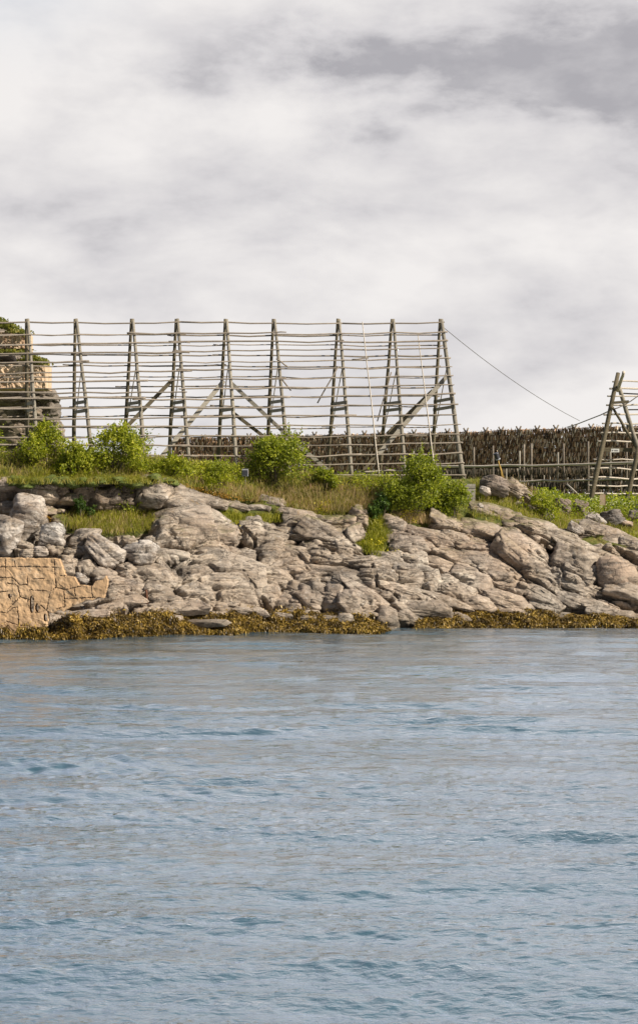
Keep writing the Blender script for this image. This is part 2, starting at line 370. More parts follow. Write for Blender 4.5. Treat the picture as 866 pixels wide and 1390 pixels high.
def concrete_material():
    m, nt, b, out = material('old_concrete'); g = G(nt); p = g.pos()
    big = g.noise(p, 0.7, 5, 0.6); fine = g.noise(p, 6, 7, 0.7); board = g.noise(g.map(p, (0.35, 0.35, 9.0)), 1.6, 4, 0.6)
    c = g.ramp(big, [(0.3, (0.36, 0.235, 0.13)), (0.5, (0.50, 0.335, 0.19)), (0.7, (0.56, 0.40, 0.25))])
    c = g.mix(g.m('MULTIPLY', g.m('MULTIPLY_ADD', board, 4, -2.1, True), 0.4), c, (0.33, 0.21, 0.12))
    c = g.mix(g.m('MULTIPLY', g.m('MULTIPLY_ADD', fine, 6, -3.5, True), 0.55), c, (0.2, 0.13, 0.08))
    tn = g.n('ShaderNodeAttribute'); tn.attribute_name = 'tone'
    c = g.mix(g.m('MULTIPLY', tn.outputs['Fac'], 0.55), c, (0.30, 0.205, 0.13))
    c = g.mix(g.m('MULTIPLY', g.m('MULTIPLY_ADD', g.noise(p, 2.2, 7, 0.75), 7.0, -3.9, True), 0.5), c, (0.60, 0.50, 0.38))
    at = g.n('ShaderNodeAttribute'); at.attribute_name = 'crack'
    c = g.mix(g.m('MULTIPLY', at.outputs['Fac'], 0.7), c, (0.075, 0.055, 0.04))
    zz = g.n('ShaderNodeSeparateXYZ'); g.l(p, zz.inputs[0])
    c = g.mix(g.m('MULTIPLY', g.m('MULTIPLY_ADD', g.m('ADD', zz.outputs[2], g.m('MULTIPLY', big, 1.2)), -2.0, 2.0, True), 0.7), c, (0.13, 0.085, 0.03))
    g.l(c, b.inputs['Base Color']); b.inputs['Roughness'].default_value = 0.95; b.inputs['Specular IOR Level'].default_value = 0.15
    g.l(g.bump(g.m('ADD', g.m('MULTIPLY', fine, 0.5), g.m('MULTIPLY', board, 0.3)), 0.6, 0.02), b.inputs['Normal']); return m
M_conc = concrete_material()
def bunker_material():
    m, nt, b, out = material('stained_wall'); g = G(nt); p = g.pos()
    st = g.noise(g.map(p, (2.2, 2.2, 0.25)), 1.5, 6, 0.65); fine = g.noise(p, 4, 6, 0.7)
    c = g.ramp(st, [(0.3, (0.28, 0.15, 0.08)), (0.5, (0.55, 0.40, 0.27)), (0.7, (0.64, 0.52, 0.38))])
    c = g.mix(g.m('MULTIPLY', g.m('MULTIPLY_ADD', fine, 6, -3.3, True), 0.5), c, (0.22, 0.15, 0.1))
    g.l(c, b.inputs['Base Color']); b.inputs['Roughness'].default_value = 0.95
    g.l(g.bump(fine, 0.6, 0.08), b.inputs['Normal']); return m
M_bunker = bunker_material()
def ground_material():
    m, nt, b, out = material('meadow'); g = G(nt); p = g.pos()
    n = g.noise(p, 0.25, 7, 0.7); f = g.noise(p, 3, 6, 0.7)
    c = g.ramp(g.m('ADD', g.m('MULTIPLY', n, 0.6), g.m('MULTIPLY', f, 0.4)), [(0.35, (0.04, 0.06, 0.012)), (0.5, (0.09, 0.12, 0.02)), (0.62, (0.17, 0.16, 0.05))])
    g.l(c, b.inputs['Base Color']); b.inputs['Roughness'].default_value = 0.95; g.l(g.bump(f, 1, 0.1), b.inputs['Normal']); return m
M_ground = ground_material()
def water_material():
    m, nt, b, out = material('sea_water'); g = G(nt); p = g.pos()
    n = g.noise(p, 0.05, 3, 0.5)
    g.l(g.ramp(n, [(0.35, (0.035, 0.080, 0.115)), (0.65, (0.045, 0.100, 0.14))]), b.inputs['Base Color'])
    b.inputs['Roughness'].default_value = 0.15; b.inputs['IOR'].default_value = 1.333; b.inputs['Specular IOR Level'].default_value = 0.5
    a = g.noise(g.map(p, (0.62, 1.25, 1), (0, 0, R(7))), 3.8, 3, 0.55, 0.5)
    c = g.noise(g.map(p, (0.75, 1.2, 1), (0, 0, R(-13)), (5, 3, 0)), 10.0, 3, 0.6, 0.7)
    gust = g.m('MULTIPLY_ADD', g.noise(g.map(p, (0.12, 0.40, 1)), 1.0, 4, 0.6), 2.2, -0.45, True)
    d_ = g.noise(g.map(p, (0.6, 1.2, 1), (0, 0, R(3)), (2, 9, 0)), 1.25, 3, 0.5, 0.4); a = g.m('ADD', a, g.m('MULTIPLY', d_, 3.0))
    h = g.m('MULTIPLY', g.m('ADD', g.m('MULTIPLY', a, 0.62), g.m('MULTIPLY', c, 0.38)), g.m('MULTIPLY_ADD', gust, 0.75, 0.4))
    bn = g.bump(h, 1.0, 0.062); g.l(bn, b.inputs['Normal'])
    b.inputs['Specular IOR Level'].default_value = 0.15; b.inputs['Roughness'].default_value = 0.4
    lw = g.n('ShaderNodeLayerWeight'); lw.inputs['Blend'].default_value = 0.5; g.l(bn, lw.inputs['Normal'])
    gl = g.n('ShaderNodeBsdfGlossy'); gl.inputs['Roughness'].default_value = 0.08; g.l(bn, gl.inputs['Normal']); gl.inputs['Color'].default_value = (0.90, 0.94, 1.0, 1)
    fac = g.m('MULTIPLY_ADD', g.m('POWER', lw.outputs['Facing'], 4.0), 1.36, 0.02, True)
    ms = g.n('ShaderNodeMixShader'); g.l(fac, ms.inputs[0]); g.l(b.outputs[0], ms.inputs[1]); g.l(gl.outputs[0], ms.inputs[2]); g.l(ms.outputs[0], out.inputs[0]); return m
M_water = water_material()

# ------------------------------------------------------------------ the bank: control lines across the shore, read as photo pixels
CX = np.array([-300, 0, 90, 150, 215, 240, 290, 340, 390, 430, 505, 560, 640, 680, 720, 760, 800, 866, 1200.])
LW = np.array([869, 868, 867, 866, 864, 863, 861, 859, 858, 858, 858, 856, 853, 852, 852, 851, 851, 851, 851.])
LINES = [  # (photo rows, depth behind the waterline)
 (np.array([835, 835, 832, 828, 822, 822, 826, 830, 833, 834, 832, 832, 830, 830, 830, 832, 832, 832, 832.]), np.full(19, 1.6)),
 (np.array([785, 785, 788, 788, 785, 785, 788, 790, 790, 790, 790, 795, 790, 788, 785, 790, 795, 795, 800.]), np.array([4]*10 + [4, 3.5, 3, 3, 3, 3, 3, 3, 3.])),
 (np.array([735, 735, 730, 728, 725, 725, 728, 730, 733, 735, 745, 745, 745, 745, 745, 752, 760, 765, 770.]), np.array([6.6]*10 + [6.3, 5.8, 5, 5, 5, 5, 5, 5, 5.])),
 (np.array([700, 700, 698, 697, 697, 700, 703, 705, 709, 712, 720, 720, 720, 720, 722, 729, 735, 748, 755.]), np.array([8.9, 8.9, 8.9, 8.9, 8.8, 8.4, 8, 8, 8, 8, 7.5, 7, 6.5, 6.3, 6.5, 6.5, 6.5, 6.5, 6.5])),
 (np.array([650, 650, 653, 652, 654, 656, 668, 680, 690, 694, 696, 699, 703, 700, 708, 715, 722, 737, 745.]), np.array([9.2, 9.2, 9.2, 9.2, 9.2, 9.3, 9.2, 9.2, 9, 9, 8.5, 8, 7.5, 7.8, 8, 8, 8, 8, 8.])),
 (np.array([612, 612, 612, 616, 620, 624, 630, 635, 640, 642, 648, 650, 650, 652, 672, 690, 693, 693, 693.]), np.array([11.2]*13 + [11.8, 13, 14.5, 15, 15, 15.])),
]
def bank_cols(px):
    """for photo columns px: arrays Y[k], Z[k] of the control lines (k = under water, waterline, ...)"""
    w = np.interp(px, CX, LW); Yw = F * EYE / (w - CYP)
    Y = [Yw - 3.0, Yw]; Z = [np.full_like(Yw, -1.3), np.zeros_like(Yw)]
    for rows, off in LINES:
        y = Yw + np.interp(px, CX, off); Y.append(y); Z.append(EYE + (CYP - np.interp(px, CX, rows)) / F * y)
    return np.array(Y), np.array(Z)
def bank_point(px, py):
    """the point of the bank that photo pixel (px, py) shows"""
    Y, Z = bank_cols(np.array([float(px)])); Y, Z = Y[:, 0], Z[:, 0]; rows = CYP - (Z - EYE) * F / Y
    for k in range(len(Y) - 2, 0, -1):
        if rows[k + 1] <= py <= rows[k]:
            t = (rows[k] - py) / (rows[k] - rows[k + 1] + 1e-9); y = Y[k] + t * (Y[k + 1] - Y[k]); return P(px, py, y)
    return P(px, py, Y[-1] if py < rows[-1] else Y[1])
def plateau_z(Y, Yg, Zg): return Zg + (6.0 - Zg) * sstep(Yg, Yg + 22, Y)
def ground_z(x, y):
    px = CXP + x * F / y; Y, Z = bank_cols(np.array([float(px)])); Y, Z = Y[:, 0], Z[:, 0]
    if y >= Y[-1]: return float(plateau_z(y, Y[-1], Z[-1]))
    return float(np.interp(y, Y, Z))

def soil_mask(px, py):
    """1 where grass and soil cover the rock"""
    crest = np.interp(px, CX, LINES[4][0])
    s = sstep(-4, 6, crest - py)
    def ell(cx, cy, rx, ry): return np.clip(1.5 - ((px - cx) / rx) ** 2 - ((py - cy) / ry) ** 2, 0, 1)
    for e in ((150, 706, 72, 16), (320, 700, 28, 12), (350, 690, 40, 8), (515, 722, 16, 38), (500, 735, 26, 10), (420, 696, 60, 9), (560, 706, 34, 8), (800, 738, 50, 5), (672, 712, 26, 8), (850, 735, 30, 12),
              (745, 700, 30, 16), (118, 690, 26, 20), (640, 706, 24, 6), (700, 695, 40, 14), (760, 712, 40, 6)):
        s = np.maximum(s, ell(*e))
    for e in ((690, 668, 40, 14), (658, 722, 30, 10)): s = s * (1 - ell(*e))
    return np.clip(s, 0, 1)

def rock_relief(x, s, amp=1.0):
    """relief of fractured, rounded slabs; x along the shore, s up the bank, metres"""
    n = np.stack([x * 0.35, s * 0.5, np.zeros_like(x)], 1)
    wx = x + 0.55 * fbm(n, 3); ws = s + 0.4 * fbm(n + 40, 3)
    a = R(24) * sstep(-2, 8, x) - R(6)
    u = wx * np.cos(a) - ws * np.sin(a); v = wx * np.sin(a) + ws * np.cos(a)
    h = np.zeros_like(x)
    for sc, (su, sv), am, sd in ((0, (2.6, 1.15), 0.55, 1), (1, (1.15, 0.52), 0.26, 5), (2, (0.5, 0.24), 0.10, 9)):
        F1, F2, ID, du, dv = worley(u / su, v / sv, sd)
        edge = sstep(0.0, 0.16, F2 - F1)
        dome = (1 - np.clip(F1, 0, 1) ** 2)
        h += am * (edge * (0.45 * dome + 0.55 * hsh(ID, 1)) + 0.5 * (du * (hsh(ID, 2) - .5) - dv * (0.4 + hsh(ID, 3))) * edge - 0.35 * (1 - edge))
    q = np.stack([u * 0.9, v * 3.0, np.zeros_like(x)], 1)
    h += 0.07 * ridged(q, 4, 0.55) + 0.10 * fbm(np.stack([x * 1.2, s * 1.6, s * 0], 1), 4)
    l = (v + 0.25 * fbm(np.stack([u * .5, v * .8, u * 0 + 3], 1), 3)) / 0.55; fr = l - np.floor(l)
    h += 0.16 * (0.5 * fr - sstep(0.82, 0.98, fr)) + 0.12 * hsh(np.floor(l), 4)
    return h * amp

BLOCKS = """10 658 26 18 0|48 666 52 26 8|117 729 30 20 0|92 770 26 26 10|118 772 24 24 -10|140 782 30 20 20|
198 783 52 30 15|175 775 26 18 10|180 800 40 20 12|162 798 22 28 -20|240 678 64 36 22|208 668 42 42 5|250 718 68 52 -4|290 703 40 18 30|285 731 56 36 0|314 726 20 26 0|
282 681 46 16 14|320 688 28 12 10|349 690 26 10 5|370 681 30 14 12|343 709 24 15 0|407 705 42 25 6|390 694 26 10 8|343 726 36 24 20|370 734 32 22 0|412 726 46 20 8|385 722 30 14 0|
335 757 30 18 0|365 753 32 26 0|402 753 44 20 6|430 745 24 20 0|227 753 56 16 6|298 779 102 64 14|349 777 22 32 0|219 785 40 32 20|245 790 18 20 30|269 806 42 32 12|216 806 36 24 30|
373 785 48 26 10|402 769 38 22 12|380 768 24 14 0|418 787 30 24 0|365 806 30 26 0|402 802 32 24 5|388 815 30 16 0|418 811 30 30 10|301 819 36 14 5|322 830 72 13 3|232 827 84 17 -2|397 833 56 9 0|
449 713 40 24 5|474 714 24 24 30|490 702 26 22 50|482 728 24 26 60|449 732 74 32 24|470 748 34 26 42|433 747 30 24 0|449 763 44 17 6|497 765 52 17 6|449 778 60 16 4|513 785 52 26 4|
555 782 36 30 10|585 787 24 24 0|606 790 26 22 12|577 775 30 16 20|428 806 30 30 0|455 809 32 34 10|478 791 46 18 14|478 819 40 36 18|500 811 66 20 34|526 838 24 30 10|540 803 58 18 10|
569 830 62 28 6|593 814 70 16 14|619 800 52 18 18|540 827 18 22 0|534 713 28 22 10|553 739 44 24 4|575 734 20 20 0|571 727 78 18 12|561 761 32 20 0|526 758 38 14 10|603 711 40 22 24|600 738 24 12 10|
622 734 46 18 14|606 753 42 14 6|632 763 58 16 10|632 780 42 28 10|595 766 30 18 20|658 723 58 26 10|653 744 42 18 10|705 750 72 38 34|718 770 92 26 40|666 776 72 30 20|648 791 32 28 10|
695 797 50 20 16|731 807 56 22 24|684 818 72 28 18|645 820 40 24 10|776 770 46 54 28|786 797 56 16 20|776 817 44 20 20|807 822 54 16 14|828 834 54 15 6|802 750 102 20 22|850 805 50 26 12|
721 716 62 20 12|752 729 62 22 10|823 731 72 30 18|862 745 40 22 20|669 697 60 22 14|697 716 26 16 10|718 692 36 12 20|738 700 18 22 0|807 705 30 16 14|790 712 24 12 0|740 820 40 20 20|
700 835 50 16 5|610 838 40 14 0|752 838 40 12 0|160 818 60 14 -6|120 836 50 14 -8|360 838 60 10 0|260 846 80 10 0|440 842 50 12 4|30 742 26 12 0|75 745 20 14 0|16 690 30 14 8|55 692 36 16 12|
84 706 22 14 0|100 748 20 14 0|172 735 24 14 10|215 735 26 16 0|262 752 26 14 0|205 765 30 14 8|800 780 24 30 30|640 752 30 10 14|690 735 44 14 26|675 760 50 12 24"""

JOINTS = [[(735, 737), (748, 742), (760, 755), (761, 775), (763, 797), (775, 808)], [(674, 765), (692, 772), (710, 784), (735, 800), (755, 815)], [(765, 794), (785, 800), (807, 807), (866, 820), (900, 830)],
          [(695, 790), (724, 797), (708, 812)], [(640, 757), (668, 762), (700, 778)], [(780, 740), (805, 770), (812, 790), (800, 800)], [(700, 742), (735, 737)], [(325, 715), (346, 738), (350, 765)],
          [(560, 745), (600, 760), (640, 775), (668, 800)], [(420, 745), (450, 752), (520, 757), (560, 768)], [(430, 790), (470, 800), (520, 812), (545, 835)], [(330, 790), (360, 820), (372, 835)],
          [(505, 770), (512, 800), (540, 812)], [(600, 800), (640, 812), (690, 830)], [(220, 745), (262, 752), (300, 750)], [(400, 735), (440, 738), (480, 745)], [(590, 720), (640, 727), (690, 745)], [(830, 745), (866, 762)]]
def slab_relief(PX, PY, sc):
    """bedrock slabs standing out of the bank (metres): PX, PY where on the bank, sc metres per photo pixel"""
    r = np.random.default_rng(77)
    jx = PX + 2.2 * perlin(np.stack([PX * .07, PY * .10, PX * 0], 1)) + .9 * perlin(np.stack([PX * .25, PY * .3, PX * 0 + 4], 1))
    jy = PY + 1.6 * perlin(np.stack([PX * .06, PY * .10, PX * 0 + 8], 1)) + .7 * perlin(np.stack([PX * .22, PY * .3, PX * 0 + 14], 1))
    out = np.full(PX.shape, -1.1); own = np.full(PX.shape, -1)
    for k, b in enumerate(BLOCKS.replace('\n', '').split('|')):
        cx, cy, w, h, rot = map(float, b.split()); w *= 1.30; h *= 1.32
        m = np.where((np.abs(PX - cx) < w * .8 + h) & (np.abs(PY - cy) < w * .6 + h))[0]
        if not len(m): continue
        a = R(rot); x = jx[m] - cx; y = jy[m] - cy
        u = x * math.cos(a) + y * math.sin(a); v = -x * math.sin(a) + y * math.cos(a)      # v grows downwards
        n = r.integers(6, 9); th = np.sort(r.uniform(0, 6.28, n)) + 0.0; d = np.zeros(len(m))
        for t in np.linspace(0, 6.28, n, endpoint=False) + r.uniform(0, 1): d = np.maximum(d, (u / (w / 2) * math.cos(t) + v / (h / 2) * math.sin(t)) / r.uniform(.80, 1.0))
        H = min(w, h) * sc[m] * r.uniform(.30, .52)
        # broad top, rolls over steeply at the rim; leans: stands out most along its lower edge
        top = H * (1 - np.clip(d, 0, 2) ** 4) + H * (.40 * v / (h / 2) + r.normal(0, .22) * u / (w / 2)) * (d < 1.2)
        top = np.where(d > 1.15, -9, top)
        hit = top > out[m]; out[m] = np.where(hit, top, out[m]); own[m] = np.where(hit, k, own[m])
    cut = np.zeros(PX.shape)
    for J in JOINTS:
        for (x1, y1), (x2, y2) in zip(J[:-1], J[1:]):
            m = np.where((jx > min(x1, x2) - 6) & (jx < max(x1, x2) + 6) & (jy > min(y1, y2) - 6) & (jy < max(y1, y2) + 6))[0]
            dx, dy = x2 - x1, y2 - y1; t = np.clip(((jx[m] - x1) * dx + (jy[m] - y1) * dy) / (dx * dx + dy * dy), 0, 1)
            q = np.hypot(jx[m] - x1 - t * dx, jy[m] - y1 - t * dy); cut[m] = np.maximum(cut[m], 1 - sstep(.4, 2.6, q))
    return out - 0.95 * cut

def build_bank():
    inner = np.arange(-70, 940, 1.45)
    left = -70 - np.cumsum(np.geomspace(2, 500, 34)); right = 940 + np.cumsum(np.geomspace(2, 500, 34))
    px = np.concatenate([left[::-1], inner, right])
    Y, Z = bank_cols(px)
    nrows = [8, 46, 70, 70, 46, 52, 46]
    ys, zs = [], []
    for k, n in enumerate(nrows):
        for i in range(n):
            t = i / n; ys.append(Y[k] + (Y[k + 1] - Y[k]) * t); zs.append(Z[k] + (Z[k + 1] - Z[k]) * t)
    ys.append(Y[-1]); zs.append(Z[-1])
    ys, zs = np.array(ys), np.array(zs); nr, nc = ys.shape
    PX = np.broadcast_to(px, (nr, nc)); rows = CYP - (zs - EYE) * F / ys
    xs = (PX - CXP) * ys / F
    s = (np.cumsum(np.hypot(np.diff(ys, axis=0, prepend=ys[:1]), np.diff(zs, axis=0, prepend=zs[:1])), axis=0))
    soil = soil_mask(PX.ravel(), rows.ravel()).reshape(nr, nc)
    crestdist = np.interp(PX.ravel(), CX, LINES[4][0]).reshape(nr, nc) - rows
    plateau = sstep(-2, 14, crestdist)
    h = rock_relief(xs.ravel(), s.ravel(), 0.55)
    inn = (PX.ravel() > -100) & (PX.ravel() < 960)
    h = h + np.where(inn, 0.0, 0.3); hs = np.zeros_like(h); hs[inn] = slab_relief(PX.ravel()[inn], rows.ravel()[inn], (ys.ravel() / F)[inn])
    h = (h + 0.8 * hs + 0.05).reshape(nr, nc)
    soft = 0.22 * fbm(np.stack([xs.ravel() * 0.5, ys.ravel() * 0.5, xs.ravel() * 0], 1), 4).reshape(nr, nc)
    shelf = sstep(1.6, 0.6, zs)                                     # the low wave-washed shelf is flatter
    h = h * (1 - 0.55 * shelf)
    h = (h - 0.30 * sstep(-1.0, 0.3, zs)) * (1 - soil * 0.8) + soft * soil * 0.6
    h = h * (1 - plateau) + soft * plateau * 0.5
    far_fade = sstep(0, 12, (nr - 1 - np.arange(nr)))[:, None]
    h = h * far_fade
    g = np.gradient(zs, axis=0); d = np.gradient(ys, axis=0); ln = np.hypot(g, d) + 1e-6
    ny, nz = -g / ln, d / ln
    rk = (1 - soil) * (1 - plateau); ny = ny * (1 - rk) - 0.86 * rk; nz = nz * (1 - rk) + 0.42 * rk
    ys2 = ys + h * ny; zs2 = zs + h * nz
    v = np.stack([xs, ys2, zs2], -1).reshape(-1, 3)
    idx = np.arange(nr * nc).reshape(nr, nc)
    q = np.stack([idx[:-1, :-1], idx[:-1, 1:], idx[1:, 1:], idx[1:, :-1]], -1).reshape(-1, 4)
    o = mesh_np('shore_rock', v, q, M_rock, smooth=True, attr={'soil': soil.ravel()})
    tag(o, kind='structure')
    # meadow behind: from the plateau's edge to the horizon
    cx = px[::6]; Yg, Zg = bank_cols(cx); Yg, Zg = Yg[-1], Zg[-1]
    d = np.concatenate([np.linspace(0, 30, 40), np.geomspace(34, 3500, 40)])
    yy = Yg[None] + d[:, None]; zz = Zg[None] + (6.0 - Zg[None]) * sstep(0, 22, d)[:, None]
    zz = zz - 0.8 * sstep(150, 3000, d)[:, None] - 0.004
    xx = (cx[None] - CXP) * yy / F
    nr, nc = yy.shape; idx = np.arange(nr * nc).reshape(nr, nc)
    q = np.stack([idx[:-1, :-1], idx[:-1, 1:], idx[1:, 1:], idx[1:, :-1]], -1).reshape(-1, 4)
    tag(mesh_np('meadow', np.stack([xx, yy, zz], -1).reshape(-1, 3), q, M_ground, smooth=True), kind='structure')
build_bank()

# ------------------------------------------------------------------ sea
def build_sea():
    rows = np.concatenate([[30000, 9000, 4000, 2400, 1900, 1650], np.arange(1560, 1040, -0.8), np.arange(1040, 838, -0.5), [825, 800, 770]])
    Yr = F * EYE / (rows - CYP)
    px = np.concatenate([-300 - np.cumsum(np.geomspace(5, 3000, 22))[::-1], np.arange(-300, 1170, 1.9), 1170 + np.cumsum(np.geomspace(5, 3000, 22))])
    Yg = np.broadcast_to(Yr[:, None], (len(Yr), len(px))).copy(); Xg = (px[None] - CXP) * Yg / F
    r2 = np.random.default_rng(21)
    x, y = Xg.ravel(), Yg.ravel()
    wx = x + 1.2 * perlin(np.stack([x * 0.12, y * 0.12, x * 0], 1)); wy = y + 1.5 * perlin(np.stack([x * 0.1, y * 0.1 + 30, x * 0], 1))
    h = np.zeros_like(x)
    for i in range(120):
        lam = 0.15 * (6.5 / 0.15) ** (r2.random() ** 1.7)
        th = R(90 - 8) + r2.normal() * (0.75 if lam < 1.0 else 0.16)
        k = 2 * math.pi / lam; am = 0.0105 * lam / 6.2832 * (1.35 if lam < 1 else 1.2) * 1.9
        dy = 0.55 * y * y / F / EYE
        fade = np.clip(1.6 - dy / (lam * 0.28), 0, 1)
        h += am * fade * np.sin(k * (wx * math.cos(th) + wy * math.sin(th)) + r2.random() * 6.28)
    gust = 0.62 + 0.6 * np.clip(fbm(np.stack([x * 0.10, y * 0.16, x * 0 + 5], 1), 3) + 0.45, 0, 1.2)
    h = h * gust
    damp = sstep(150, 100, y) * sstep(12, 16, y)
    v = np.stack([x, y, h * damp], 1); nr, nc = Xg.shape
    idx = np.arange(nr * nc).reshape(nr, nc)
    q = np.stack([idx[:-1, :-1], idx[:-1, 1:], idx[1:, 1:], idx[1:, :-1]], -1).reshape(-1, 4)
    n = len(v)      # and the water behind the camera
    v = np.vstack([v, [[-900, -600, 0], [900, -600, 0], [900, Yr[0], 0], [-900, Yr[0], 0]]]); v[-4:, 2] = -0.02
    tag(mesh_np('sea', v, [np.vstack([q, [[n, n + 1, n + 2, n + 3]]])], M_water, smooth=True), kind='structure')
build_sea()

# ------------------------------------------------------------------ rocks
import bmesh
_ico = {}
def ico(sub):
    if sub not in _ico:
        bm = bmesh.new(); bmesh.ops.create_icosphere(bm, subdivisions=sub, radius=1)
        v = np.array([x.co[:] for x in bm.verts]); v /= np.linalg.norm(v, axis=1)[:, None]
        f = np.array([[y.index for y in x.verts] for x in bm.faces]); bm.free(); _ico[sub] = (v, f)
    return _ico[sub]
def rock_shape(w, t, h, rot, sub, seed, planes=13, sharp=14.0, rough=1.0, dip=24):
    """a block of w x t x h metres: a rounded polyhedron with split faces and weathered relief"""
    r = np.random.default_rng(seed); d, f = ico(sub)
    n = r.standard_normal((planes, 3)); n /= np.linalg.norm(n, axis=1)[:, None]
    n = np.vstack([n, [[0, 0, 1], [0, 0, -1], [1, 0, 0.15], [-1, 0, -0.1], [0, -1, 0.3], [0.5, -.6, .6], [-.5, -.6, .5]]])
    n[-7:] += r.normal(0, 0.16, (7, 3)); n /= np.linalg.norm(n, axis=1)[:, None]
    hh = np.concatenate([r.uniform(0.72, 1.08, planes), r.uniform(0.78, 0.96, 7)])
    c = d @ n.T / hh; rr = np.minimum(1.0 / (np.sum(np.clip(c, 0.001, None) ** sharp, 1) ** (1 / sharp)), 1.22)
    p = d * rr[:, None] * np.array([w, t, h]) / 2 * 1.08
    s = min(w, h)
    q = p + r.uniform(-50, 50, 3)
    nrm = d / np.array([w, t, h]); nrm /= np.linalg.norm(nrm, axis=1)[:, None]
    strat = np.stack([q[:, 0] * 0.7, q[:, 1] * 0.7, q[:, 2] * 3.2], 1)
    dis = 0.038 * s * fbm(q * 1.6 / s, 5) + 0.05 * min(s, 1.2) * ridged(strat / max(s, 0.6) * 1.0, 4, 0.55) - 0.05 * min(s, 1.2)
    # splits
    F1, F2, ID, du, dv = worley(q[:, 0] / (0.55 * s + .3) + q[:, 1] * .3, q[:, 2] / (0.3 * s + .2) + q[:, 1] * .4, seed % 50)
    e = sstep(0, 0.13, F2 - F1); dis += s * 0.045 * (e * (hsh(ID, 1) - 0.3) - (1 - e) * 0.7)
    # bedding: the block weathers back in steps along its layers
    lay = min(0.42, 0.34 * s + .08); l = (p[:, 2] + 0.25 * p[:, 0] * (r.random() - .3) + 0.22 * lay * fbm(q * 0.8, 3)) / lay + r.random()
    fr = l - np.floor(l); step = (hsh(np.floor(l), seed % 97) - .5) * 0.9 + 0.6 * fr - 1.3 * sstep(0.84, 0.97, fr) * (fr < .985)
    dis += 0.22 * lay * step * np.clip(1.2 - np.abs(d[:, 2]), 0.15, 1)
    p = p + nrm * dis[:, None] * rough
    a = R(rot); x, z = p[:, 0].copy(), p[:, 2].copy()
    p[:, 0] = x * math.cos(a) + z * math.sin(a); p[:, 2] = -x * math.sin(a) + z * math.cos(a)
    return p, f
def sub_for(w): return 5 if w > 44 else (4 if w > 14 else 3)

def build_blocks():
    vs, fs, n = [], [], 0
    r = np.random.default_rng(11)
    items = [tuple(map(float, b.split())) for b in BLOCKS.replace('\n', '').split('|')]
    items = [(x, y, w * 1.22, h * 1.04, a) for x, y, w, h, a in items if w >= 24]
    # smaller broken pieces between the large slabs
    for i in range(150):
        px = r.uniform(60, 866) if i < 46 else r.uniform(90, 600); lo = np.interp(px, CX, LINES[4][0]) + 14; py = r.uniform(lo, 846)
        if soil_mask(np.array([px]), np.array([py]))[0] > 0.4: continue
        if px < 150 and py > 755: continue
        w = (r.uniform(5, 15) if i < 46 else r.uniform(11, 30)) * (1 if px < 560 else .7); rot = 26 * sstep(430, 720, px) + r.normal(0, 10)
        items.append((px, py, w, w * r.uniform(0.35, 0.7), rot))
    for i, (px, py, w, h, rot) in enumerate(items):
        c = bank_point(px, py); s = c[1] / F; W_, H_ = w * s, h * s
        T = min(max(min(W_, H_) * 1.7, 0.5), 2.6)
        p, f = rock_shape(W_ * 1.05, T, H_ * 1.08, rot, sub_for(w), 100 + i, planes=7, sharp=40, rough=0.85)
        c = c + np.array([0, (0.10 if w > 24 else 0.0) * T, 0.0])
        vs.append(p + c); fs.append(f + n); n += len(p)
    o = mesh_np('rock_outcrop', np.vstack(vs), np.vstack(fs), M_block, smooth=True)
    vs, fs, n = [], [], 0      # brown overhang below the turf, upper left, its shade painted into the colour
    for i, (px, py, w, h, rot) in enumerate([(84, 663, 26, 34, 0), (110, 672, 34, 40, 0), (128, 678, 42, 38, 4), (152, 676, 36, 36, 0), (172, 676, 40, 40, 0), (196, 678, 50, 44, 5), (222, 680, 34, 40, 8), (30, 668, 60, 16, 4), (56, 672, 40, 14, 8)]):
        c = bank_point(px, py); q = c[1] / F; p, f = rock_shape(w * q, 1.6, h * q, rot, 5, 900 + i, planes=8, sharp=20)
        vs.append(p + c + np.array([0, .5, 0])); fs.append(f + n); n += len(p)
    tag(mesh_np('rock_overhang', np.vstack(vs), np.vstack(fs), M_shade_rock, smooth=True), kind='structure')
    vs, fs, n = [], [], 0      # ragged turf that hangs over it
    r = np.random.default_rng(12)
    for i in range(34):
        px = 20 + i * 6.4 + r.normal(0, 2); py = 654 + 3.5 * math.sin(i * .55) + r.normal(0, 2.2) + (2 if px > 200 else 0); w = r.uniform(12, 26); h = r.uniform(6, 12)
        c = bank_point(px, 657); c = P(px, py, c[1] - .25 - .3 * r.random()); q = c[1] / F; p, f = rock_shape(w * q, 1.5, h * q, r.normal(0, 8), 4, 930 + i, planes=8, sharp=6, rough=2)
        vs.append(p + c); fs.append(f + n); n += len(p)
    tag(mesh_np('turf_bank', np.vstack(vs), np.vstack(fs), M_ground, smooth=True), kind='structure')
build_blocks()
bpy.data.objects['rock_outcrop']['kind'] = 'structure'

def boulder(px, py, w, h, rot, label, mat, seed, thick=None, dy=-0.25, Y=None, planes=9, sharp=20, rough=1.0, cat='boulder', name='boulder'):
    c = bank_point(px, py)
    if Y: dy = -1.6
    s = c[1] / F; W_, H_ = w * s, h * s; T = thick or min(W_, H_) * 1.1
    p, f = rock_shape(W_, T, H_, rot, 5 if w > 18 else 4, seed, planes=planes, sharp=sharp, rough=rough)
    o = mesh_np(name, p, f, mat, smooth=True); c = c + np.array([0, dy, 0.0]); c[0] *= c[1] / (c[1] - dy); c[2] = EYE + (CYP - py) / F * c[1]
    o.location = Vector(c); return tag(o, label, cat)
boulder(37, 708, 58, 62, 12, 'large pale grey slab of rock above the concrete wall, tallest of the left end', M_pale, 501, dy=-.5, planes=8)
boulder(9, 729, 40, 52, 20, 'pale pointed rock at the left edge of the photo, right on the wall top', M_pale, 502, dy=-.6, planes=7)
boulder(70, 730, 34, 46, 10, 'grey rock mottled with white and orange lichen beside the large pale slab', M_pale, 503, dy=-.3)
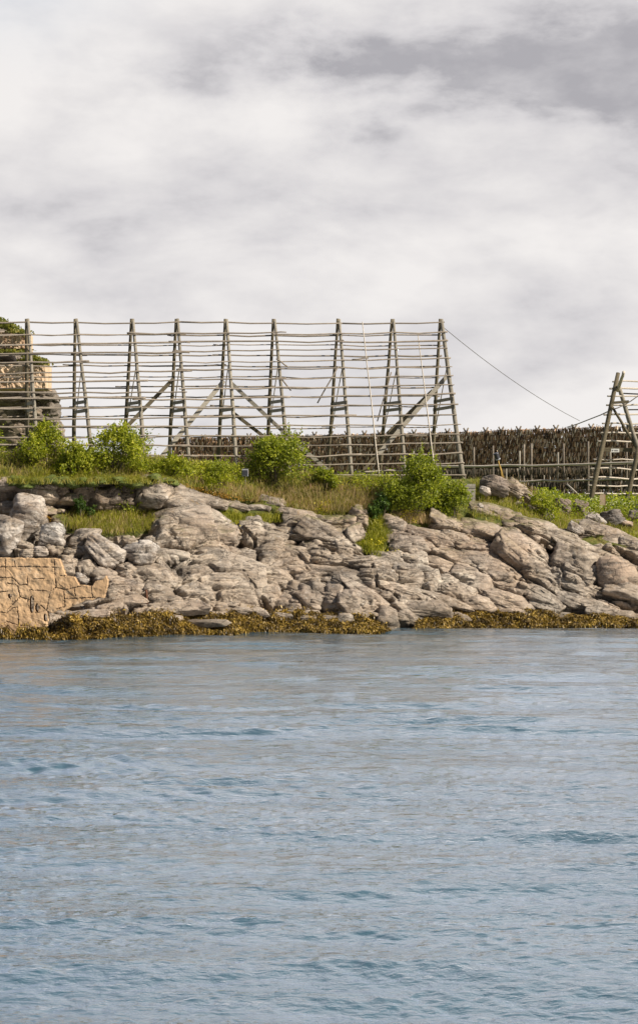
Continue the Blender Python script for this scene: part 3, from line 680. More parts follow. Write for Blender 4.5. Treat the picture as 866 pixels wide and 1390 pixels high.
boulder(55, 748, 19, 15, 0, 'small upright pale stone standing on the top edge of the concrete wall', M_pale, 504, dy=-.5)
boulder(37, 751, 20, 13, 0, 'small rounded grey stone on the concrete wall below the large pale slab', M_block, 505, dy=-.5)
boulder(141, 748, 54, 38, 32, 'big whitish boulder with a sunlit face, left of two below the green ledge', M_pale, 506, dy=-.7, planes=8)
boulder(193, 752, 44, 34, -6, 'chunky whitish boulder with a dark undercut, right of two below the green ledge', M_pale, 507, dy=-.8, planes=9)
boulder(164, 754, 14, 19, 10, 'small pale stone wedged between the two whitish boulders', M_pale, 508, dy=-.6)
boulder(111, 786, 18, 14, 20, 'white stone lying just above the broken step of the concrete wall', M_pale, 509, dy=-.5)
boulder(150, 806, 18, 16, -40, 'wedge of grey rock leaning at the right end of the concrete wall', M_block, 510, dy=-.6, planes=6)
boulder(837, 784, 66, 60, 16, 'smooth rounded pinkish rock dome at the right edge above the seaweed', M_pink, 511, dy=-.2, planes=9, sharp=8, rough=.35)
boulder(671, 660, 36, 26, 16, 'dark lichened rock on top of the bank beside the end of the empty rack', M_dark, 512, Y=117.5, dy=0)
boulder(658, 666, 14, 11, 20, 'small pinkish white stone in front of the dark lichened rock', M_pale, 513, Y=116.8, dy=0, planes=6)
boulder(697, 664, 32, 22, 24, 'grey weathered rock sloping right along the top of the bank', M_block, 514, Y=117.8, dy=0)
boulder(718, 677, 30, 16, 30, 'low grey rock at the right foot of the bank top, sunk in grass', M_block, 515, Y=117.6, dy=0)
boulder(652, 686, 8, 5, 20, 'tiny white stone lying in the grass below the plank panel', M_pale, 516, Y=117, dy=0)
boulder(763, 690, 24, 30, 30, 'black angular boulder in the grass, left of the two upright dark ones', M_dark, 517, Y=119, dy=0, planes=6)
boulder(786, 691, 22, 26, 20, 'black angular boulder in the grass, right of the two upright dark ones', M_dark, 518, Y=120, dy=0, planes=6)
boulder(832, 705, 28, 28, -8, 'largest dark cleft boulder near the right edge, below the tan board', M_dark, 519, Y=118.5, dy=0, planes=7)
boulder(860, 699, 15, 13, 0, 'small dark brown boulder at the right edge under the dark blue tub', M_dark, 520, Y=120, dy=0)
boulder(851, 711, 15, 8, 10, 'low pinkish stone between the largest dark boulder and the right edge', M_pink, 521, Y=118.5, dy=0)
boulder(780, 717, 22, 13, 26, 'pointed whitish stone among the slabs below the two upright dark boulders', M_pale, 522, Y=117, dy=0, planes=6)
boulder(809, 706, 32, 12, 26, 'flat pale slab tipped up just left of the largest dark boulder', M_pale, 523, Y=118.8, dy=0)
boulder(849, 708, 7, 4, 0, 'tiny bright white stone between dark boulders at the right edge', M_pale, 524, Y=118.9, dy=0)
boulder(743, 700, 16, 22, 10, 'grey rounded stone standing left of the black angular boulders', M_block, 525, Y=118, dy=0)

# ------------------------------------------------------------------ cracked concrete retaining wall
def build_concrete():
    k = 0.1848
    poly = [(-60, 757), (0, 757), (80.4, 758), (84, 766), (89.6, 781.6), (100.7, 782.5), (105, 790), (109, 794.5), (125.7, 795.4), (129.4, 789), (138.6, 787), (144, 781.6), (147, 788),
            (145, 800), (142, 812), (133, 811), (125.7, 815.8), (118, 814), (110, 819), (99.8, 822), (92, 827), (86.9, 830.5), (80, 828), (72, 833), (64.7, 830), (66, 840), (63.8, 851), (37, 859), (20, 863), (0, 868), (-60, 870)]
    holes = [(43.4, 820.5, 3.2, 11.5), (50.5, 825, 2.4, 5.5), (13.5, 809, 2.4, 3), (62, 838, 2.5, 5)]
    cr5 = [[(0,162),(220,158),(430,165)],[(0,345),(60,340)],[(215,330),(340,338)],[(480,395),(700,385)],[(0,490),(50,500),(100,460),(130,455)],[(110,120),(110,155)],[(95,240),(150,295),(200,290)],[(130,300),(150,380),(210,400)],[(150,380),(60,470)],[(410,250),(415,310),(370,340),(345,480)],
           [(415,310),(480,330),(600,300)],[(250,250),(330,245)],[(470,340),(480,450),(420,470)],[(60,280),(120,290)],[(65,370),(78,395)],[(50,560),(140,590),(200,590)],[(255,500),(345,480)],[(0,630),(70,620)],
           [(545,310),(555,370)],[(670,300),(680,370)],[(200,230),(205,280)],[(40,100),(45,240)],[(400,110),(405,220)],[(545,230),(500,228),(440,225)],[(0,240),(95,240)],[(205,400),(215,470)],[(130,455),(140,590)],[(345,480),(300,440),(260,500)]]
    segs = []
    for c in cr5:
        c = [(x * k, 740 + y * k) for x, y in c]
        segs += list(zip(c[:-1], c[1:]))
    xs = np.arange(-60, 149, 0.55); ys = np.arange(755, 872, 0.55)
    GX, GY = np.meshgrid(xs, ys); X, Yp = GX.ravel(), GY.ravel()
    jit = 0.9 * np.stack([perlin(np.stack([X * .25, Yp * .25, X * 0], 1)), perlin(np.stack([X * .25, Yp * .25, X * 0 + 7], 1))])
    Xj, Yj = X + jit[0], Yp + jit[1]
    def inside(x, y):
        c = np.zeros(x.shape, bool)
        for (x1, y1), (x2, y2) in zip(poly, poly[1:] + poly[:1]):
            c ^= ((y1 > y) != (y2 > y)) & (x < (x2 - x1) * (y - y1) / (y2 - y1 + 1e-12) + x1)
        return c
    m = inside(Xj, Yj)
    for hx, hy, rx, ry in holes: m &= (((Xj - hx) / rx) ** 2 + ((Yj - hy) / ry) ** 2) > 1
    dist = np.full(X.shape, 99.0)
    X2 = X + 1.2 * perlin(np.stack([X * .5, Yp * .5, X * 0 + 3], 1)); Y2 = Yp + 1.2 * perlin(np.stack([X * .5, Yp * .5, X * 0 + 13], 1))
    for (x1, y1), (x2, y2) in segs:
        dx, dy = x2 - x1, y2 - y1; t = np.clip(((X2 - x1) * dx + (Y2 - y1) * dy) / (dx * dx + dy * dy), 0, 1)
        dist = np.minimum(dist, np.hypot(X2 - x1 - t * dx, Y2 - y1 - t * dy))
    wid = 0.25 + 0.9 * perlin(np.stack([X * .12, Yp * .12, X * 0 + 9], 1))
    crack = (1 - sstep(wid * 0.4, wid * 0.4 + 0.7, dist)) * np.clip(0.75 + wid, 0, 1)
    _, _, ID, _, _ = worley(X / 26 + .3, Yp / 22, 3)
    tone = np.clip(hsh(ID, 7) * .6 + .5 * fbm(np.stack([X * .06, Yp * .1, X * 0 + 30], 1), 4) + .2 + .25 * sstep(4, 0, dist), 0, 1)
    lean = (870 - Yp) / 115.0
    Yd = 98.3 + 0.55 * lean  + 0.06 * crack + 0.03 * hsh(ID, 1) + 0.04 * fbm(np.stack([X * .1, Yp * .1, X * 0], 1), 4)
    pts = np.stack([(X - CXP) * Yd / F, Yd, EYE + (CYP - Yp) / F * Yd], 1)
    back = pts + np.array([0, 0.75, 0])
    nr, nc = GX.shape; idx = np.arange(nr * nc).reshape(nr, nc); M = m.reshape(nr, nc)
    cell = M[:-1, :-1] & M[:-1, 1:] & M[1:, 1:] & M[1:, :-1]
    q = np.stack([idx[:-1, :-1], idx[1:, :-1], idx[1:, 1:], idx[:-1, 1:]], -1)[cell]
    N = nr * nc; qb = q[:, ::-1] + N
    edges = {}
    for f in q:
        for a, b in ((f[0], f[1]), (f[1], f[2]), (f[2], f[3]), (f[3], f[0])):
            if (b, a) in edges: del edges[(b, a)]
            else: edges[(a, b)] = 1
    sides = np.array([(b, a, a + N, b + N) for a, b in edges])
    V = np.vstack([pts, back]); Q = np.vstack([q, qb, sides]); used = np.unique(Q); rm = np.zeros(2 * N, int); rm[used] = np.arange(len(used))
    o = mesh_np('retaining_wall', V[used], rm[Q], M_conc, smooth=True, attr={'crack': np.concatenate([crack, crack])[used], 'tone': np.concatenate([tone, tone])[used]})
    tag(o, 'cracked sandy concrete retaining wall with broken edge at the water, lower left', 'wall')
build_concrete()

# ------------------------------------------------------------------ cliff and old walls behind the rack's left end
def build_cliff():
    Y = 128.0; vs, fs, n = [], [], 0
    for i, (px, py, w, h, rot) in enumerate([(0, 560, 110, 130, 0), (50, 572, 64, 90, 4), (68, 560, 30, 50, -8), (20, 510, 90, 60, 0), (-10, 480, 90, 70, 0), (40, 610, 84, 60, 0), (76, 590, 18, 50, 4), (10, 535, 60, 40, 10), (-60, 530, 120, 200, 0),
                                             (60, 536, 34, 22, 12), (30, 545, 30, 26, -10), (-8, 452, 74, 34, 0), (55, 492, 26, 14, 8), (14, 487, 70, 12, 2), (72, 541, 22, 14, 20), (22, 585, 40, 44, 8), (50, 560, 24, 30, 14)]):
        s = Y / F; p, f = rock_shape(w * s, max(w, 40) * s * 0.8, h * s, rot, 5, 700 + i, planes=12, sharp=12, rough=1.2)
        vs.append(p + P(px, py, Y + (2.2 if w > 60 else 1.0))); fs.append(f + n); n += len(p)
    tag(mesh_np('cliff', np.vstack(vs), np.vstack(fs), M_cliff, smooth=True), kind='structure')
    def wall(x0, x1, y0, y1, Yw, label, slope):
        xs = np.linspace(x0, x1, 60); t = np.linspace(0, 1, 16); X, T = np.meshgrid(xs, t); X, T = X.ravel(), T.ravel()
        top = y0 + slope * (X - x0) / (x1 - x0); py = top + (y1 - top) * T
        d = Yw + 0.10 * fbm(np.stack([X * .2, py * .2, X * 0], 1), 3)
        p = np.stack([(X - CXP) * d / F, d, EYE + (CYP - py - 0.8 * perlin(np.stack([X * .3, T * 3, X * 0], 1))) / F * d], 1)
        nr, nc = 16, 60; idx = np.arange(nr * nc).reshape(nr, nc); q = np.stack([idx[:-1, :-1], idx[1:, :-1], idx[1:, 1:], idx[:-1, 1:]], -1).reshape(-1, 4); N = nr * nc
        b = np.concatenate([idx[0, :], idx[1:, -1], idx[-1, -2::-1], idx[-2:0:-1, 0]])
        s = np.array([(b[i], b[(i + 1) % len(b)], b[(i + 1) % len(b)] + N, b[i] + N) for i in range(len(b))])
        o = mesh_np('old_wall', np.vstack([p, p + [0, 3.0, 0]]), np.vstack([q, q[:, ::-1] + N, s]), M_bunker)
        tag(o, label, 'wall')
    wall(-60, 36, 450, 473, 125.6, 'upper rust-streaked pale wall under the grassy top of the cliff, far left', 1)
    wall(-60, 62, 494, 527, 125.0, 'lower and wider rust-streaked pale wall on the cliff behind the rack, far left', 1)
build_cliff()

# ------------------------------------------------------------------ plants
def leaves(cent, size, r, up=0.4, fold=0.25, narrow=0.45):
    """one folded leaf (two triangles) at each centre"""
    n = len(cent); d = r.standard_normal((n, 3)); d[:, 2] = np.abs(d[:, 2]) * up + d[:, 2] * (1 - up); d /= np.linalg.norm(d, axis=1)[:, None]
    e = r.standard_normal((n, 3)); s = np.cross(d, e); s /= np.linalg.norm(s, axis=1)[:, None]; nn = np.cross(d, s)
    L = (size * r.uniform(0.6, 1.3, n))[:, None]; w = L * narrow
    base = cent - d * L / 2; tip = cent + d * L / 2; a = cent + s * w + nn * L * fold * .5; b = cent - s * w + nn * L * fold * .5
    v = np.stack([base, a, tip, b], 1).reshape(-1, 3); i = np.arange(n)[:, None] * 4
    t = np.concatenate([i + [0, 1, 2], i + [0, 2, 3]]).reshape(-1, 3); return v, t
def shrub(px0, px1, ytop, ybase, Y, label, mat, count, seed, leaf=0.11, thick=0.8, lobes=13, gaps=0.35, cat='shrub', squat=0.0):
    w_ = px1 - px0; px0 -= .06 * w_; px1 += .06 * w_; ytop -= 3; count = int(count * 1.35); lobes = int(lobes * 1.3)
    if Y < 118: Y = bank_point((px0 + px1) / 2, ybase - 4)[1]
    r = np.random.default_rng(seed); s = Y / F
    cx = (px0 + px1) / 2; base = P(cx, ybase, Y); base[2] = min(base[2], ground_z(base[0], Y) + 0.15)
    Wd = (px1 - px0) * s; top = EYE + (CYP - ytop) * s; H = top - base[2]
    root = empty('shrub', base, label, cat)
    # lobes: clump centres up the height with an uneven outline
    C, RR = [], []
    for i in range(lobes):
        t = r.uniform(0.15, 0.95); half = Wd / 2 * (math.sin(math.pi * min(1, 0.22 + t * 0.75)) ** 0.7) * 0.82
        C.append((r.uniform(-half, half), r.uniform(-.5, .5) * Wd * thick * 0.8, t * H * (0.93 - 0.25 * abs(0))))
        RR.append(r.uniform(0.13, 0.26) * min(Wd, H * 1.3))
    C[0] = (r.uniform(-.12, .12) * Wd, 0, H - RR[0] * 0.6)
    C = np.array(C); RR = np.array(RR)
    xp = r.uniform(-.28, .28); ph = r.uniform(0, 6)
    for i in range(lobes):                                         # keep the outline inside the shrub's own size
        lim = H * (1.0 - 0.62 * min(1, abs(C[i, 0] / (Wd / 2 + 1e-6) - xp)) - 0.10 * math.sin(C[i, 0] * 5 + ph))
        C[i, 2] = min(C[i, 2], max(lim - RR[i] * 0.8, RR[i] * 0.5)); C[i, 0] = np.clip(C[i, 0], -Wd / 2 + RR[i] * .7, Wd / 2 - RR[i] * .7)
    wts = RR ** 2 / (RR ** 2).sum(); k = r.choice(lobes, count, p=wts)
    d = r.standard_normal((count, 3)); d /= np.linalg.norm(d, axis=1)[:, None]
    rad = RR[k] * (r.uniform(0.35, 1.0, count) ** 0.5) * (1 + 0.35 * perlin(d * 2.2 + C[k] * 3))
    p = C[k] + d * rad[:, None] * [1, 1, 0.9]
    g = perlin(p * 1.7 + seed) + .5 * perlin(p * 4 + seed); p = p[g > -gaps * .55]; p = p[p[:, 2] > 0.02]
    # sprigs that stand out of the crown
    sp = []
    for i in range(lobes * 5):
        j = r.integers(lobes); dd = r.standard_normal(3); dd[2] = abs(dd[2]) + 0.6; dd /= np.linalg.norm(dd)
        L = RR[j] * r.uniform(1.1, 1.95); n = 15
        sp.append(C[j] + dd * np.linspace(RR[j] * 0.6, L, n)[:, None] + r.normal(0, leaf * 0.35, (n, 3)))
    p = np.vstack([p] + sp); v, t = leaves(p, leaf, r)
    o = mesh_np('foliage', v, [t], mat); o.parent = root
    mb = MB()
    for i in range(min(lobes, 10)):
        a = np.array([r.normal(0, 0.08), r.normal(0, 0.08), -0.3]); b = C[i] + [0, 0, RR[i] * 0.3]
        mid = (a + b) / 2 + [0, 0, H * 0.08] - (b - a) * [0.12, 0.12, 0]
        tt = np.linspace(0, 1, 7)[:, None]; pts = a * (1 - tt) ** 2 + 2 * mid * tt * (1 - tt) + b * tt ** 2
        mb.tube(pts, np.linspace(0.035, 0.010, 7), 5)
    st = mb.build('stem', M_legdark); st.parent = root
    return root
shrub(33, 90, 574, 632, 109.2, 'tall loose yellow-green shrub left of the second rack frame, dark hollow at its foot', M_leafY, 3800, 31, gaps=0.3)
shrub(122, 192, 574, 640, 109.0, 'tall spreading yellow-green shrub under the third rack frame', M_leafY, 5000, 32, lobes=16, gaps=0.3)
shrub(76, 128, 604, 648, 108.8, 'lower bright yellow shrub filling the gap between the two tall left shrubs', M_leafY, 3000, 33, lobes=12)
shrub(160, 228, 583, 628, 126, 'green bush beyond the rack, seen through its third and fourth frames', M_leafG, 3600, 34, lobes=12)
shrub(334, 414, 578, 657, 110.6, 'large darker green shrub growing under the sixth rack frame', M_leafG, 6500, 35, leaf=0.12, lobes=18, gaps=0.35)
shrub(524, 606, 620, 700, 115.8, 'big round dense green bush in front of the right part of the rack', M_leafG, 11000, 36, leaf=0.11, lobes=22, gaps=0.6)
shrub(585, 642, 648, 706, 115.6, 'lower sunlit bush joined to the right side of the big round bush', M_leafG, 5500, 37, leaf=0.11, lobes=15, gaps=0.6)
shrub(270, 326, 628, 666, 108.6, 'small yellow-green shrub in the grass left of the small dark square box', M_leafY, 2800, 38, leaf=0.09)
shrub(196, 262, 622, 650, 108.8, 'low ragged yellow-green shrub under the fourth rack frame', M_leafY, 2400, 39, leaf=0.09)
shrub(500, 534, 676, 706, 115.0, 'low dark green shrub tucked against the left foot of the big round bush', M_leafD, 2200, 40, leaf=0.09)
shrub(-50, 16, 582, 626, 118, 'green bush cut off by the left edge, behind the lowest rack rails', M_leafG, 2600, 41)
shrub(150, 186, 648, 700, 106.9, 'slender hanging sapling in front of the dark rock overhang', M_leafG, 900, 42, leaf=0.09, lobes=7, gaps=0.1)
shrub(100, 126, 676, 708, 106.6, 'small upright green plant on the ledge left of the overhang', M_leafD, 900, 43, leaf=0.09, lobes=6)
shrub(418, 462, 640, 664, 114.5, 'low green bush beneath the seventh rack frame', M_leafG, 1800, 44, leaf=0.1)
shrub(706, 752, 668, 706, 117.0, 'pale feathery yellow-green bush on the right slope of the bank', M_leafY, 3000, 45, leaf=0.09)

def scatter_zone(poly, n, r, onbank=True, Yoff=0.0, Yfix=None):
    """random points on the ground inside a polygon of the photograph"""
    poly = np.array(poly, float); lo, hi = poly.min(0), poly.max(0); out = []
    while len(out) < n:
        x, y = r.uniform(lo, hi)
        c = False
        for (x1, y1), (x2, y2) in zip(poly, np.roll(poly, -1, 0)):
            if (y1 > y) != (y2 > y) and x < (x2 - x1) * (y - y1) / (y2 - y1 + 1e-12) + x1: c = not c
        if c: out.append((x, y))
    out = np.array(out)
    return np.array([bank_point(a, b) for a, b in out])
def blades(p, hgt, wid, r, lean=0.35, segs=2):
    n = len(p); a = r.uniform(0, 2 * math.pi, n); L = hgt * r.uniform(0.5, 1.25, n)
    wd = np.stack([np.cos(a), np.sin(a), np.zeros(n)], 1) * (wid * r.uniform(.6, 1.3, n))[:, None] / 2
    ln = np.stack([r.normal(0, lean, n), r.normal(0, lean, n), np.ones(n)], 1)
    mid = p + ln * (L * 0.55)[:, None]; tip = p + ln * [1.9, 1.9, 1] * L[:, None]; tip[:, 2] = p[:, 2] + L * 0.95
    b = p - [0, 0, 0.08]
    v = np.stack([b - wd, b + wd, mid + wd * .8, mid - wd * .8, tip], 1).reshape(-1, 3); i = np.arange(n)[:, None] * 5
    return v, (i + [0, 1, 2, 3]).reshape(-1, 4), (i + [3, 2, 4]).reshape(-1, 3)
def multi_blades(name, specs, mat, kind='stuff', label=None, cat=None):
    mb = MB()
    for p, h, w, lean in specs:
        v, q, t = blades(p, h, w, rng, lean); mb.add(v, q, t)
    o = mb.build(name, mat); return tag(o, label, cat, kind=kind)
r5 = np.random.default_rng(55)
def clump(p, r, spread=0.22, k=7):
    return np.repeat(p, k, 0) + r.normal(0, spread, (len(p) * k, 3)) * [1, 1, 0.12]
Z1 = [(-40, 612), (230, 620), (330, 636), (420, 642), (530, 650), (530, 698), (430, 696), (330, 676), (240, 656), (150, 654), (-40, 656)]
Z2 = [(85, 697), (215, 694), (222, 712), (180, 722), (120, 722), (85, 712)]
Z3 = [(640, 652), (700, 664), (750, 690), (866, 694), (866, 742), (800, 726), (740, 716), (690, 706), (640, 704)]
Z4 = [(300, 690), (340, 700), (420, 694), (450, 700), (330, 712), (305, 706)]
Z5 = [(498, 700), (534, 700), (526, 724), (512, 760), (486, 740), (500, 722)]
Z6 = [(530, 696), (600, 700), (600, 712), (534, 708)]
Z7 = [(840, 722), (880, 730), (880, 752), (840, 742)]
_lip = np.array([P(px, 650 + 5 * b, bank_point(px, 657)[1] - .1 - 1.1 * b) for px, b in zip(r5.uniform(15, 235, 420), r5.random(420))])
multi_blades('grass', [(clump(_lip, r5, .16), .26, .024, .8), (clump(scatter_zone(Z1, 2700, r5), r5), 0.16, 0.022, 0.4), (clump(scatter_zone([(640, 700), (700, 690), (760, 712), (740, 716), (690, 706)], 300, r5), r5), 0.2, 0.02, .4)], M_grass,
             label='short yellow-green grass covering the top of the bank under the rack', cat='grass')
multi_blades('green_grass', [(clump(scatter_zone(Z2, 520, r5), r5), 0.22, 0.025, 0.35), (clump(scatter_zone(Z3, 1300, r5), r5), 0.30, 0.025, 0.35), (clump(scatter_zone(Z4, 300, r5), r5, .12), 0.16, 0.02, .4),
                             (clump(scatter_zone(Z5, 420, r5), r5, .14), 0.24, 0.03, .5), (clump(scatter_zone(Z7, 260, r5), r5), 0.25, 0.02, .4), (clump(scatter_zone([(40, 640), (135, 640), (125, 664), (60, 662)], 260, r5), r5), 0.30, 0.025, .4)], M_grassG,
             label='fresh green grass on the ledge and on the right slope', cat='grass')
multi_blades('dry_grass', [(clump(scatter_zone([(380, 660), (520, 662), (505, 694), (430, 694), (380, 686)], 700, r5), r5), 0.32, 0.014, 0.25), (clump(scatter_zone(Z6, 200, r5), r5), 0.30, 0.014, .25), (clump(scatter_zone(Z1, 900, r5), r5), .26, .014, .3), (clump(scatter_zone(Z3, 500, r5), r5), .34, .014, .3), (clump(scatter_zone(Z2, 200, r5), r5), .3, .014, .3),
                           (clump(scatter_zone([(250, 648), (380, 668), (380, 684), (300, 672)], 300, r5), r5), 0.22, 0.014, .3), (clump(scatter_zone([(690, 652), (745, 680), (740, 700), (690, 680)], 220, r5), r5), 0.4, 0.014, .3)], M_straw,
             label='pale dry seed-head grass along the edge of the bank', cat='dry grass')
def petals(name, zones, mat, size, label, cat, lift=0.2, seed=5):
    r = np.random.default_rng(seed); P_ = []
    for z, n, k in zones: P_.append(clump(scatter_zone(z, n, r), r, 0.14, k))
    p = np.vstack(P_); p[:, 2] += r.uniform(0.05, lift, len(p)); v, t = leaves(p, size, r, narrow=0.5)
    tag(mesh_np(name, v, [t], mat), label, cat, kind='stuff')
petals('yellow_flowers', [([(432, 684), (452, 684), (450, 696), (430, 696)], 26, 10), ([(540, 694), (562, 698), (560, 712), (544, 710)], 26, 8), ([(490, 734), (520, 734), (516, 742), (488, 744)], 20, 9), ([(420, 700), (428, 700), (428, 712), (420, 712)], 10, 7),
                          ([(525, 748), (540, 748), (538, 754), (526, 754)], 8, 7), ([(440, 660), (520, 656), (520, 670), (450, 672)], 60, 3), ([(312, 712), (324, 712), (322, 718), (314, 718)], 6, 6), ([(395, 708), (404, 708), (403, 714), (396, 714)], 6, 6),
                          ([(700, 660), (750, 690), (740, 700), (700, 680)], 40, 3)], M_yellow, 0.07, 'clumps of small yellow flowers along the rock edge', 'flowers')
petals('orange_lichen', [([(20, 676), (60, 682), (70, 690), (40, 690), (20, 682)], 60, 9), ([(60, 690), (72, 700), (66, 720), (58, 712)], 40, 8), ([(240, 656), (300, 670), (340, 680), (330, 684), (280, 672)], 80, 7), ([(80, 672), (96, 674), (94, 680), (82, 680)], 20, 8)],
       leaf_material('orange_moss', [(0.0, (0.10, 0.07, 0.015)), (0.5, (0.30, 0.17, 0.02)), (1.0, (0.45, 0.24, 0.04))], 0.1), 0.07, 'orange brown moss along the crest of the rocks', 'moss', 0.06, 6)
petals('undergrowth', [([(180, 632), (330, 640), (330, 662), (250, 652), (180, 645)], 420, 14), ([(480, 650), (536, 650), (536, 672), (480, 668)], 120, 12), ([(0, 618), (130, 618), (130, 650), (60, 640), (0, 628)], 130, 12)], M_leafY, 0.09, 'low yellow-green leafy undergrowth beneath the rack', 'undergrowth', 0.5, 7)
def back_growth():
    r = np.random.default_rng(77); out = []
    def band(px0, px1, Y0, Y1, n, h0, k=14, sp=0.35):
        px = r.uniform(px0, px1, n); Y = r.uniform(Y0, Y1, n); x = (px - CXP) * Y / F
        z = np.array([ground_z(a, b) for a, b in zip(x, Y)]); c = np.stack([x, Y, z], 1)
        hh = h0 * (0.5 + 0.8 * np.clip(perlin(np.stack([x * .4, Y * .1, x * 0], 1)) + .5, 0, 1.3))
        c = np.repeat(c, k, 0) + r.normal(0, sp, (n * k, 3)) * [1, 1, 0.1]; c[:, 2] += np.repeat(hh, k) * r.uniform(0, 1, n * k); out.append(c)
    band(225, 540, 124, 150, 900, 1.3); band(-60, 230, 122, 150, 420, 1.2)
    band(735, 900, 121, 150, 900, 0.8)
    p = np.vstack(out); v, t = leaves(p, 0.15, r)
    tag(mesh_np('far_undergrowth', v, [t], M_leafG), 'rank green undergrowth between the empty rack and the fish racks', 'undergrowth', kind='stuff')
    p = []
    px = r.uniform(790, 870, 60); Y = r.uniform(121, 130, 60); x = (px - CXP) * Y / F
    c = np.stack([x, Y, np.array([ground_z(a, b) for a, b in zip(x, Y)]) + r.uniform(.2, .7, 60)], 1)
    p = np.repeat(c, 12, 0) + r.normal(0, .13, (720, 3)) * [1, 1, .5]; v, t = leaves(p, 0.08, r)
    tag(mesh_np('cream_flowers', v, [t], M_white), 'cream flower heads among the green plants at the right', 'flowers', kind='stuff')
back_growth()
def cliff_grass():
    r = np.random.default_rng(78); P_ = []
    for n, px0, px1, f, h in ((700, -55, 36, lambda x: 430 + 19 * sstep(-14, 36, x) * 1.0, 7), (420, -55, 38, lambda x: 475 + 0 * x, 5), (260, 38, 60, lambda x: 482 + (x - 38) * .35, 6)):
        px = r.uniform(px0, px1, n); py = f(px) + r.uniform(0, 1, n) * h; Y = r.uniform(124.6, 128, n)
        P_.append(np.stack([(px - CXP) * Y / F, Y, EYE + (CYP - py) / F * Y], 1))
    p = clump(np.vstack(P_), r, 0.18, 8); v, t = leaves(p, 0.16, r, up=.8)
    tag(mesh_np('cliff_grass', v, [t], leaf_material('cliff_turf', [(0.0, (0.05, 0.06, 0.015)), (0.5, (0.14, 0.15, 0.03)), (1.0, (0.30, 0.24, 0.05))])), 'green and ochre turf on top of the far left cliff', 'turf', kind='stuff')
cliff_grass()

# ------------------------------------------------------------------ seaweed
def build_weed():
    r = np.random.default_rng(91)
    tx = [-70, 0, 12, 14, 24, 26, 60, 66, 100, 200, 300, 400, 480, 510, 532, 545, 562, 566, 580, 640, 700, 760, 820, 866, 960]
    ty = [853, 853, 854, 866, 866, 854, 853, 849, 839, 834, 834, 832, 836, 846, 859, 860, 858, 848, 838, 833, 829, 834, 838, 842, 840]
    n = 75000; px = r.uniform(-70, 950, n); top = np.interp(px, tx, ty); bot = np.interp(px, CX, LW) + 2 + 2.5 * perlin(np.stack([px * .06, px * 0, px * 0 + 2], 1)); top = top - 5 * np.clip(perlin(np.stack([px * .035, px * 0, px * 0 + 6], 1)) + .1, -.4, 1)
    py = top + (bot - top) * r.uniform(0, 1, n); py = np.where(r.random(n) < .10 * (px < 560), py - 9 * r.random(n) ** 2, py); keep = (bot - top) > 2.5; px, py = px[keep], py[keep]
    top, bot = top[keep], bot[keep]
    Y, Z = bank_cols(px); rows = CYP - (Z - EYE) * F / Y
    # linear between under-water line, waterline and shelf line
    t = np.clip((rows[1] - py) / (rows[1] - rows[2]), -0.5, 1.2); Yp = Y[1] + t * (Y[2] - Y[1]) ; 
    onwall = px < 64; Yp = np.where(onwall, 98.1 + r.uniform(-.1, .1, len(px)), Yp)
    c = np.stack([(px - CXP) * Yp / F, Yp, EYE + (CYP - py) / F * Yp], 1)
    lump = fbm(np.stack([c[:, 0] * 1.4, c[:, 1] * 1.4, c[:, 2]], 1), 3); keep = (lump > -0.95) | onwall; c, lump, onwall = c[keep], lump[keep], onwall[keep]
    c += np.stack([lump * 0, -0.25 - 0.25 * np.clip(lump, -.5, 1), 0.10 + 0.16 * np.clip(lump, -.5, 1)], 1) * np.where(onwall, .4, 1)[:, None]
    m = len(c); L = r.uniform(0.07, 0.20, m); a = r.normal(0, 0.7, m)
    d = np.stack([np.sin(a), -np.cos(a) * 0.55, r.normal(-0.45, 0.5, m)], 1); d /= np.linalg.norm(d, axis=1)[:, None]
    s = np.cross(d, r.standard_normal((m, 3))); s /= np.linalg.norm(s, axis=1)[:, None]; w = r.uniform(0.012, 0.034, m)[:, None]
    mid = c + d * (L * .5)[:, None] + [0, 0, 0.03]; tip = c + d * L[:, None] - [0, 0, 0.03]
    v = np.stack([c - s * w * .5, c + s * w * .5, mid + s * w, mid - s * w, tip + s * w * .6, tip - s * w * .6], 1).reshape(-1, 3); i = np.arange(m)[:, None] * 6
    tag(mesh_np('seaweed', v, [np.vstack([i + [0, 1, 2, 3], i + [3, 2, 4, 5]])], M_weed), 'golden brown bladder wrack hanging along the waterline', 'seaweed', kind='stuff')
build_weed()

